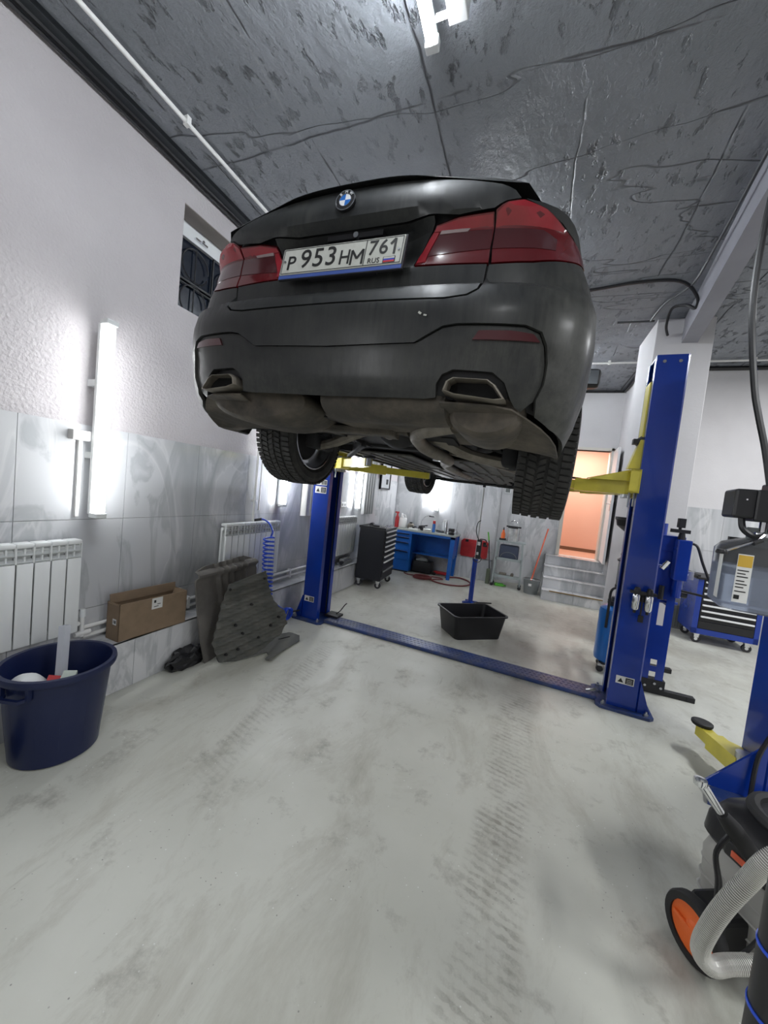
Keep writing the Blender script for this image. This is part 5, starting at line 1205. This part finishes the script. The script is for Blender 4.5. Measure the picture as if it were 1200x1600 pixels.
odd('red_spray_bottle','red bottle standing at the left end of the blue workbench','bottle',(-2.375,6.95,bz),[('bottle_body',REDC,lambda g:g.lathe(bot(.30,.04),n=16)),('bottle_cap',REDC,lambda g:(g.cyl((0,0,.25),(0,0,.30),.018,n=10),g.box((-.045,-.015,.28),(.03,.015,.31))))])
odd('white_jug','white plastic jug at the left end of the blue workbench','jug',(-2.27,7.02,bz),[('jug_body',WPLAS,lambda g:(g.box((-.07,-.045,0),(.07,.045,.20),bev=.02))),('jug_neck',WPLAS,lambda g:(g.cyl((-.02,0,.19),(-.035,0,.26),.035,.018,n=12),g.tube(smoothpts([(-.03,0,.24),(.03,0,.255),(.06,0,.18)],4),.012,6))),('jug_cap',WHITE,lambda g:g.cyl((-.036,0,.26),(-.040,0,.285),.02,n=12))])
odd('desk_lamp','thin chrome arched work lamp at the back of the blue workbench','lamp',(-1.93,7.22,bz),[('lamp_base',BLKM,lambda g:g.cyl((0,0,0),(0,0,.02),.05,n=14)),('lamp_arm',CHR,lambda g:g.tube(smoothpts([(0,0,.02),(-.02,0,.13),(.03,0,.24),(.12,0,.29),(.17,0,.285)],5),.005,6)),('lamp_head',BLKM,lambda g:g.box((.13,-.025,.27),(.24,.025,.29),bev=.006))])
odd('parts_tray','white paper tray with loose parts on the blue workbench','tray',(-2.02,6.98,bz),[('tray',PAPER,lambda g:g.box((-.09,-.06,0),(.10,.08,.025))),('metal_part',STEEL,lambda g:(g.cyl((-.04,0,.025),(-.02,.04,.045),.02,n=10),g.box((.02,-.03,.025),(.08,.0,.04)))),('dark_part',BLKM,lambda g:(g.lathe([(.02,.025),(.045,.025),(.045,.055),(.02,.055)],(.0,.02,0),14,closed=True)))])
odd('alternator','dark round engine part on the blue workbench','engine part',(-2.12,7.08,bz),[('part_housing',EXH,lambda g:(g.lathe([(0,0),(.06,0),(.07,.02),(.07,.08),(.05,.10),(0,.10)],n=16))),('part_pulley',BLKM,lambda g:g.cyl((0,0,.10),(0,0,.125),.03,n=14))])
odd('black_hose_pile','black hoses and straps heaped on the blue workbench','hoses',(-1.86,7.05,bz),[('hose',BLK,lambda g:g.tube([(.10*math.cos(a)*(.6+.4*math.sin(a*.7)),.07*math.sin(a),.02+.012*math.sin(a*1.7)+.006*a) for a in [k*.35 for k in range(40)]],.012,6)),('strap',RUB,lambda g:g.box((-.02,-.09,0),(.12,-.05,.02),bev=.005))])
odd('white_box','small open white carton on the blue workbench','carton',(-1.75,6.95,bz),[('carton_body',PAPER,lambda g:g.box((-.07,-.05,0),(.07,.05,.05))),('carton_flap',WHITE,lambda g:g.box((-.07,-.09,.045),(.07,-.05,.05),rot=(.3,0,0)))],.3)
odd('cleaner_can','blue spray can with a red cap on the blue workbench','spray can',(-1.62,6.95,bz),[('can_body',EMB,lambda g:g.lathe([(0,0),(.030,0),(.030,.15),(.02,.165),(0,.165)],n=16)),('can_cap',REDC,lambda g:g.lathe([(0,.165),(.027,.165),(.027,.22),(0,.225)],n=16))])
odd('tool_bundle','dark spanners and a torch heaped beside the spray can','tools',(-1.52,7.0,bz),[('spanner',STEEL,lambda g:(g.beam((-.07,-.05,.01),(.10,.02,.012),.02,.008),g.beam((-.05,.03,.02),(.08,-.04,.02),.018,.008))),('torch',BLK,lambda g:g.cyl((-.06,.05,.03),(.08,.0,.03),.022,n=12)),('rag',BLKM,lambda g:g.box((-.03,.02,0),(.08,.08,.05),bev=.02))])
odd('spray_gun_bottle','steel spray bottle with a white head on the blue workbench','bottle',(-1.40,7.02,bz),[('bottle_body',STEEL,lambda g:g.lathe([(0,0),(.03,0),(.03,.19),(.015,.22),(0,.22)],n=16)),('spray_head',WHITE,lambda g:(g.cyl((0,0,.22),(0,0,.25),.014,n=10),g.box((-.05,-.012,.24),(.02,.012,.27),bev=.004)))])
odd('white_aerosol','white aerosol can behind the steel bottle on the workbench','spray can',(-1.47,7.14,bz),[('can_body',WHITE,lambda g:g.lathe([(0,0),(.032,0),(.032,.19),(.02,.21),(0,.21)],n=16)),('can_cap',WPLAS,lambda g:g.cyl((0,0,.21),(0,0,.25),.022,n=12))])
odd('bench_vice','small black bench vice at the right end of the blue workbench','vice',(-1.27,6.95,bz),[('vice_base',BLKM,lambda g:(g.cyl((0,0,0),(0,0,.04),.055,n=14),g.box((-.035,-.05,.04),(.035,.07,.085),bev=.01))),('vice_jaw',BLKM,lambda g:(g.box((-.05,-.07,.06),(.05,-.045,.12),bev=.004),g.box((-.05,-.02,.06),(.05,.01,.12),bev=.004))),('vice_screw',CHR,lambda g:(g.cyl((0,-.14,.065),(0,-.05,.065),.010,n=8),g.cyl((-.05,-.14,.065),(.05,-.14,.065),.005,n=6)))])
odd('oil_can_spout','thin chrome oil can spout at the right end of the workbench','oil can',(-1.21,7.12,bz),[('can_body',STEEL,lambda g:g.lathe([(0,0),(.035,0),(.035,.04),(.008,.09),(0,.09)],n=14)),('spout',CHR,lambda g:g.cyl((0,0,.08),(.01,0,.24),.004,n=6))])
odd('floor_machine','dark machine stored under the blue workbench','machine',(-1.80,7.10,0),[('machine_body',BLKM,lambda g:g.box((-.18,-.12,.02),(.20,.16,.24),bev=.03)),('machine_motor',GREYP,lambda g:g.cyl((-.12,0,.24),(.10,0,.28),.055,n=14)),('machine_handle',BLK,lambda g:g.tube(smoothpts([(-.15,-.06,.22),(-.12,-.08,.32),(.1,-.08,.32),(.14,-.06,.22)],4),.01,6))])
odd('red_jack','red and black trolley jack on the floor under the workbench','jack',(-1.40,7.14,0),[('jack_body',REDC,lambda g:g.box((-.16,-.05,.03),(.14,.05,.08),bev=.01)),('jack_wheel',BLKM,lambda g:[g.cyl((x,-.07,.03),(x,.07,.03),.03,n=12) for x in (-.14,.12)]),('jack_handle',BLK,lambda g:g.cyl((.1,0,.08),(.17,0,.20),.012,n=8))])
g=G(); P=[]
for k in range(3*24): a=2*PI*k/24; P.append((-1.66+.16*math.cos(a)+.01*k/24,6.60+.13*math.sin(a),.014+.012*(k/24)))
P+=list(smoothpts([P[-1],(-1.42,6.52,.014),(-1.18,6.44,.014),(-.92,6.55,.014),(-.80,6.80,.014),(-.88,7.05,.014),(-1.08,7.18,.014),(-1.3,7.0,.014)],8))[1:]
g.tube(P,.014,8); g.tube(smoothpts([(-1.50,6.55,.016),(-1.40,6.7,.016),(-1.30,6.78,.016),(-1.45,6.85,.016),(-1.9,6.68,.016),(-2.05,6.75,.016)],6),.011,6)
tag(g.build('red_air_hose',HOSER,None,True),'dark red air hose coiled on the floor in front of the blue workbench','hose')
# red case on the ledge
rc=thing('red_case','bright red plastic tool case standing on the tiled ledge behind the white rod','case',(-1.14,7.41,.42))
g=G(); g.prism([(x,z) for x,z in [(.03,0),(.49,0),(.52,.03),(.52,.31),(.49,.34),(.34,.355),(.32,.34),(.04,.34),(.0,.30),(0,.03)]],0,.075,'xz'); g.build('case_shell',REDC,rc)
g=G(); g.tube(smoothpts([(.34,.0,.33),(.36,-.012,.375),(.46,-.012,.375),(.48,.0,.33)],4),.010,6); g.build('case_handle',BLK,rc)
g=G(); g.box((.42,-.012,.24),(.50,.0,.28)); g.box((.08,-.008,.29),(.14,.0,.34)); g.build('case_latch',BLKM,rc)
g=G(); g.prism([(.05,.03),(.36,.03),(.36,.29),(.05,.29)],-.006,0,'xz'); g.build('case_rib',REDC,rc)
# grey stand
gs=thing('service_stand','grey-green metal stand with shelves beside the grey bucket','stand',(-.44,7.12,0),math.radians(0))
SW_,SD_,SH_=.46,.24,.86
for x in (.0,SW_-.035):
    for y in (.0,SD_-.03):
        xo=-.03 if x<.1 else .03
        g=G(); g.prism([(x+xo,.04),(x+xo+.03,.04),(x+.032,SH_-.02),(x,SH_-.02)],y,y+.028,'xz'); l_=g.build('leg',GREYM,gs)
        g=G(); g.cyl((x+xo+.015,y+.0,.03),(x+xo+.015,y+.028,.03),.03,n=12); g.build('caster_wheel',CASTER,l_)
g=G(); g.box((-.02,-.015,SH_-.025),(SW_+.03,SD_+.02,SH_)); g.build('stand_top',GREYM,gs)
for z in (.50,.18): g=G(); g.box((.0,.01,z),(SW_-.01,SD_,z+.02)); g.box((0,.0,z),(SW_-.01,.01,z+.045)); g.build('shelf',GREYM,gs)
odd('stand_bin','dark blue translucent tub on the middle shelf of the grey stand','tub',(-.22,7.24,.522),[('tub_body',mat('slate_blue_plastic',(.06,.075,.12),.4),lambda g:g.box((-.17,-.08,0),(.17,.09,.26),bev=.03)),('tub_rim',GREYP,lambda g:g.tube([(.14*math.cos(a),-.085,.03+.10*math.sin(a)) for a in [PI*k/12 for k in range(13)]],.006,5))])
odd('dark_parts','dark metal parts lying on the lowest shelf of the grey stand','parts',(-.20,7.24,.202),[('part',EXH,lambda g:(g.box((-.15,-.05,0),(-.02,.05,.05),bev=.01),g.cyl((.08,-.04,.03),(.08,.07,.03),.03,n=12)))])
odd('green_part','bright green plastic piece on the floor under the grey stand','plastic piece',(-.36,7.20,0),[('green_shell',GREEN,lambda g:g.box((-.05,-.05,0),(.12,.06,.05),bev=.015)),('green_tab',GREEN,lambda g:g.box((.12,-.02,.01),(.16,.02,.03)))],.2)
odd('orange_bottle','orange squeeze bottle on top of the grey stand','bottle',(-.36,7.22,SH_),[('bottle_body',ORG,lambda g:g.lathe([(0,0),(.036,0),(.036,.12),(.02,.16),(.018,.19),(0,.19)],n=14)),('bottle_cap',BLKM,lambda g:g.cyl((0,0,.19),(0,0,.24),.014,.008,n=8)),('bottle_base',BLKM,lambda g:g.box((-.06,-.05,0),(.06,.05,.035),bev=.008))])
odd('grease_pump','silver grease bucket pump with a black lever on top of the grey stand','grease pump',(-.20,7.23,SH_),[('pump_drum',mat('silver_drum',(.55,.56,.55),.3,.5,noise=(12,.3)),lambda g:g.lathe([(0,0),(.085,0),(.085,.24),(0,.24)],n=22)),('drum_lid',BLKM,lambda g:(g.lathe([(0,.24),(.09,.24),(.09,.262),(0,.262)],n=22),g.box((-.12,-.015,.255),(.14,.015,.28)))),('pump_rod',CHR,lambda g:(g.cyl((.12,0,.02),(.12,0,.27),.012,n=10),g.tube(smoothpts([(-.05,0,.36),(.0,0,.38),(.06,0,.35),(.08,0,.27)],4),.007,6)))])
# grey bucket with orange-handled mop; green and black brush
gb=thing('mop_bucket','grey round plastic bucket left of the tiled steps','bucket',(.225,7.08,0))
g=G(); g.lathe([(0,0),(.115,0),(.140,.235),(.148,.24),(.148,.255),(.134,.255),(.11,.01),(0,.01)],n=28); g.build('bucket_shell',GREYP,gb,True)
g=G(); g.box((-.05,-.138,.15),(.0,-.128,.19),rot=(-.1,0,0)); g.build('bucket_sticker',PAPER,gb)
g=G(); g.tube([(.145*math.cos(a),.145*math.sin(a)*.5-.07,.25-.02*math.sin(a)) for a in [PI+PI*k/12 for k in range(13)]],.004,5); g.build('bucket_handle',STEEL,gb)
mp=thing('mop','mop with an orange-red handle standing in the grey bucket','mop',(.20,7.08,.03))
g=G(); g.cyl((0,0,.12),(.20,.50,1.08),.013,n=10); g.build('mop_handle',ORGR,mp,True)
g=G(); g.lathe([(0,.0),(.07,.01),(.08,.05),(.05,.12),(.02,.17),(0,.17)],n=14); g.build('mop_head',ORGR,mp,True); g=G(); g.cyl((.20,.50,1.08),(.208,.52,1.12),.015,n=8); g.build('mop_cap',ORGR,mp)
br=thing('long_brush','black brush pole with a green tip leaning beside the grey stand','brush',(-.56,7.26,0))
g=G(); g.cyl((.03,-.02,.25),(-.05,.09,.80),.010,n=8); g.build('brush_pole',BLK,br); g=G(); g.cyl((-.05,.09,.80),(-.085,.10,.96),.012,n=8); g.build('pole_grip',GREEN,br); g=G(); g.box((-.02,-.08,0),(.05,.02,.28),bev=.01); g.build('brush_head',mat('olive_plastic',(.10,.12,.08),.6),br)
# blue tool chest at right
bc=thing('tool_chest','blue rolling tool chest with silver handled black drawers at the right wall','tool chest',(2.17,5.94,0),math.radians(-1))
BWd=.68
g=G(); g.box((0,.02,.13),(BWd,.50,.84),bev=.01); g.box((0,0,.13),(.06,.03,.84)); g.box((BWd-.05,0,.13),(BWd,.03,.84)); g.box((0,0,.13),(BWd,.03,.20)); g.build('cabinet_body',BLUE,bc)
z=.835
for k,hh in enumerate((.075,.075,.075,.075,.075,.075,.085,.10)):
    g=G(); g.box((.065,-.002,z-hh+.005),(BWd-.055,.02,z),bev=.002); d=g.build('drawer',BLKM,bc)
    if k<7: g=G(); g.box((.075,-.022,z-.034),(BWd-.065,-.002,z-.012),bev=.004); g.build('drawer_handle',ALU,d,True)
    z-=hh
g=G(); g.box((-.02,-.02,.84),(BWd+.02,.52,.87),bev=.006); g.box((-.02,-.02,.87),(.01,.52,.90),bev=.004); g.build('top_tray',BLK,bc)
g=G(); g.box((-.10,-.01,.855),(.0,.03,.875),rot=(0,.2,0)); g.build('side_handle',BLK,bc)
for x,y in ((.08,.06),(BWd-.08,.06),(.08,.44),(BWd-.08,.44)): caster(bc,x,y)
odd('red_tool','small red clamp lying on top of the blue tool chest','clamp',(2.50,6.02,.87),[('clamp_jaw',REDC,lambda g:(g.box((-.04,0,0),(-.02,.03,.08)),g.box((.01,0,0),(.03,.03,.09)),g.box((.05,0,0),(.09,.03,.07)))),('clamp_bar',REDC,lambda g:g.box((-.07,0,.035),(.10,.02,.055)))])
odd('chrome_spanner','chrome spanner lying on top of the blue tool chest','spanner',(2.36,6.02,.87),[('spanner_bar',CHR,lambda g:(g.beam((-.08,0,.008),(.08,.02,.008),.02,.01))),('spanner_head',CHR,lambda g:g.cyl((.08,.02,0),(.08,.02,.016),.02,n=10))])
# translucent fluid tank with black pump head, hung on the second post
tk=thing('fluid_tank','translucent plastic fluid tank with a black pump head at the right edge','tank',(1.10,2.36,0),math.radians(-8))
g=G(); tub_mesh([(.15,.12,.06,1.155),(.17,.14,.07,1.175),(.172,.142,.07,1.44),(.15,.125,.07,1.475),(.09,.08,.05,1.50),(.06,.06,.04,1.51)],g); g.build('tank_shell',TANKM,tk,40)
g=G(); tub_mesh([(.145,.115,.06,1.162),(.163,.133,.065,1.18),(.165,.135,.065,1.36)],g); g.build('liquid',LIQ,tk,40)
g=G(); g.box((-.172,-.10,1.20),(-.1735,-.045,1.43)); g.box((-.13,-.144,1.20),(-.075,-.1425,1.43)); lb=g.build('tank_label',PAPER,tk)
g=G(); g.box((-.128,-.1452,1.37),(-.077,-.1441,1.425)); g.build('label_block',TAPE,lb)
g=G(); [g.box((-.125,-.1452,z),(-.085-.01*(k%2),-.1441,z+.005)) for k,z in enumerate((1.35,1.335,1.32,1.30,1.285,1.27,1.25))]; g.box((-.125,-.1452,1.215),(-.105,-.1441,1.235)); g.build('label_print',INK,lb)
g=G(); g.cyl((-.02,0,1.505),(-.02,0,1.56),.055,n=20); g.cyl((.02,-.05,1.50),(.02,-.05,1.62),.022,n=12); g.build('tank_neck',GREYP,tk,True)
g=G(); g.box((-.165,-.10,1.60),(-.07,.08,1.74),bev=.012); g.box((-.09,-.11,1.59),(.22,.09,1.74),bev=.010); g.box((-.03,-.09,1.73),(.20,.07,1.78),bev=.01); g.box((-.02,-.08,1.54),(.18,.06,1.60),bev=.008); g.build('pump_head',BLK,tk)
g=G(); g.box((.06,-.125,1.60),(.15,-.108,1.71),bev=.004); g.build('sight_window',mat('pale_blue_window',(.35,.42,.60),.2),tk)  # pale blue panel stands in for the blue reflection on the pump head
g=G(); g.cyl((-.12,-.102,1.69),(-.12,-.099,1.69),.004,n=8); g.build('screw',CHR,tk)
g=G(); g.cyl((-.04,-.06,1.535),(-.04,-.06,1.60),.012,n=10); g.box((-.065,-.08,1.515),(.02,-.05,1.54),bev=.005); g.build('chrome_fitting',CHR,tk)
g=G(); g.tube(smoothpts([(-.12,-.06,1.61),(-.11,-.07,1.55),(-.07,-.07,1.52),(-.03,-.07,1.53)],5),.014,8); g.build('pump_hose',BLK,tk,True)
g=G(); g.tube(smoothpts([(-.05,-.13,1.53),(-.08,-.15,1.50),(-.13,-.16,1.47),(-.19,-.17,1.435)],4),.006,6); g.build('tap_lever',CHR,tk,True)
g=G(); g.tube([(-.09,-.15,1.488),(-.06,-.14,1.505)],.014,8); g.lathe([(0,-.01),(.022,-.008),(.024,.0),(.018,.012),(0,.014)],(-.20,-.175,1.43),14); g.build('lever_knob',BLK,tk,True)
g=G(); g.box((-.10,.14,1.30),(.16,.17,1.50)); g.box((.05,.10,1.14),(.16,.30,1.16)); g.box((.09,.16,1.14),(.15,.42,1.30)); g.build('wall_bracket',BLKM,tk)
g=G(); g.tube(smoothpts([(-.02,.0,1.77),(-.06,.0,1.95),(-.10,.0,2.10),(-.135,.0,2.25),(-.18,.0,2.55),(-.195,.0,2.78),(-.19,.0,3.1),(-.16,.0,3.5),(-.15,.0,ZC)],6),.014,8); g.build('supply_hose',BLK,tk,True)
# black vertical pole close to the camera
bpole=thing('black_stand_pole','thick black vertical pole with blue ties in the bottom right corner','pole',(.685,1.12,0))
g=G(); g.cyl((0,0,.02),(0,0,1.15),.052,n=24); g.build('pole_tube',BLK,bpole,True)
g=G(); g.cyl((0,0,0),(0,0,.022),.06,n=24); g.build('pole_foot',BLKM,bpole)
for z in (.42,.575): g=G(); g.lathe([(.0525,z),(.055,z),(.055,z+.008),(.0525,z+.008)],n=24,closed=True); g.build('cable_tie',HOSEB,bpole)
# vacuum cleaner
vc=thing('vacuum_cleaner','grey and black workshop vacuum with an orange-hubbed wheel and ribbed hose','vacuum cleaner',(1.04,1.73,0),math.radians(28))
def vbox(g,lo,hi,bev): g.box(lo,hi,bev=bev)
g=G(); tub_mesh([(.17,.16,.05,.07),(.185,.175,.05,.09),(.195,.185,.05,.30),(.185,.175,.05,.34),(.17,.16,.05,.36)],g); g.build('vacuum_body',BODYG,vc,40)
for z in (.14,.20,.26): g=G(); tub_mesh([(.192,.182,.05,z-.004),(.196,.186,.05,z),(.192,.182,.05,z+.004)],g); g.build('body_rib',BODYG,vc)
g=G(); tub_mesh([(.19,.18,.06,.355),(.205,.195,.07,.375),(.20,.19,.07,.44),(.17,.16,.07,.50),(.11,.10,.05,.53)],g); g.build('motor_head',BLK,vc,40)
g=G(); g.box((-.21,-.06,.36),(-.185,.08,.42),bev=.008); cl=g.build('side_latch',BLK,vc); g=G(); g.box((-.216,-.03,.375),(-.209,.05,.398),bev=.003); g.build('latch_insert',ORGR,cl)
g=G(); g.tube(smoothpts([(-.13,-.10,.49),(-.14,-.10,.57),(-.02,-.02,.60),(.10,.06,.57),(.12,.08,.49)],5),.022,8); g.build('carry_handle',BLK,vc,True)
g=G(); g.tube([(.13*math.cos(a),.13*math.sin(a),.525) for a in [2*PI*k/28 for k in range(28)]],.022,8,closed=True); g.build('head_ring',RUB,vc,True)
for yy,s in ((-.20,-1),(.20,1)):
    pass
def vwheel(x,y,ang,r=.108):
    w_=thing('wheel',None,None,(x,y,r),ang); w_.parent=vc
    g=G(); g.lathe([(r-.028,-.022),(r-.006,-.022),(r,-.012),(r,.012),(r-.006,.022),(r-.028,.022)],n=32,axis='x',closed=True); g.build('wheel_tire',RUB,w_,True)
    g=G(); g.lathe([(0,-.018),(.02,-.018),(.03,-.010),(.06,-.008),(.078,-.014),(.081,-.014),(.081,.012),(0,.012)],n=32,axis='x'); h=g.build('wheel_hub',ORG,w_,30)
    g=G()
    for k in range(3): a=2*PI*k/3; g.beam((-.018,0,0),(-.014,.07*math.cos(a),.07*math.sin(a)),.012,.008,up=(1,0,0))
    g.build('hub_spoke',ORG,w_)
vwheel(-.325,.035,0.0); vwheel(.285,.03,PI)
g=G(); g.cyl((-.32,.03,.108),(.28,.03,.108),.014,n=10); g.box((-.295,-.02,.06),(-.16,.10,.20),bev=.015); g.box((.16,-.02,.06),(.235,.10,.20),bev=.015); g.build('axle_housing',BLK,vc)
g=G(); g.cyl((-.09,-.17,.03),(-.07,-.17,.03),.03,n=12); g.cyl((.07,-.17,.03),(.09,-.17,.03),.03,n=12); g.box((-.12,-.20,.045),(.12,-.12,.08),bev=.01); g.build('front_castor',BLK,vc)
# hose, wand and cords in world coordinates (part of the vacuum)
inv=(Matrix.Translation((1.04,1.73,0))@Matrix.Rotation(math.radians(28),4,'Z')).inverted()
L_=lambda P:[inv@Vector(p) for p in P]
hp_=smoothpts([(.93,1.46,.76),(.85,1.42,.66),(.777,1.40,.592),(.743,1.40,.515),(.702,1.40,.417),(.672,1.40,.321),(.660,1.40,.24),(.690,1.40,.205),(.74,1.42,.215),(.82,1.45,.225),(.90,1.50,.20)],8)
g=G(); g.tube(L_(hp_),.0225,16); h=g.build('suction_hose',mat('grey_hose_groove',(.22,.215,.20),.45,.3),vc,True)
g=G(); q=L_(hp_)
fine=[]
for a_,b_ in zip(q,q[1:]):
    fine+=[a_+(b_-a_)*(k/2) for k in range(2)]
for i in range(1,len(fine)-1):
    d=(fine[i+1]-fine[i-1]).normalized(); g.cyl(fine[i]-d*.0013,fine[i]+d*.0013,.0250,.0250,n=14,cap=True)
tag(g.build('hose_ribs',mat('pale_hose_rib',(.68,.67,.63),.35,.3),h),kind='stuff')
g=G(); g.tube(L_([(.704,1.5,.623),(.735,1.5,.590),(.80,1.5,.515),(.90,1.5,.40)]),[.018,.026,.026,.024],12); g.build('wand_grip',RUB,vc,True)
g=G(); g.tube(L_([(.642,1.5,.700),(.70,1.5,.628)]),[.015,.012],10); g.build('wand_tube',CHR,vc,True); g=G(); g.lathe([(0,-.012),(.018,-.01),(.02,0),(.018,.01),(0,.012)],L_([(.637,1.5,.706)])[0],12); g.build('wand_tip',CHR,vc,True)
for P in ([(.735,1.5,.575),(.700,1.49,.50),(.715,1.49,.41),(.722,1.49,.34),(.745,1.50,.28),(.78,1.53,.26)],[(.735,1.5,.56),(.708,1.5,.49),(.728,1.5,.40),(.74,1.51,.34),(.77,1.54,.33)],[(.85,1.47,.42),(.83,1.46,.33),(.80,1.46,.25),(.775,1.46,.20),(.79,1.46,.165),(.815,1.46,.20),(.84,1.47,.30),(.85,1.48,.38)]):
    g=G(); g.tube(L_(smoothpts(P,6)),.006,6); g.build('power_cord',BLK,vc,True)
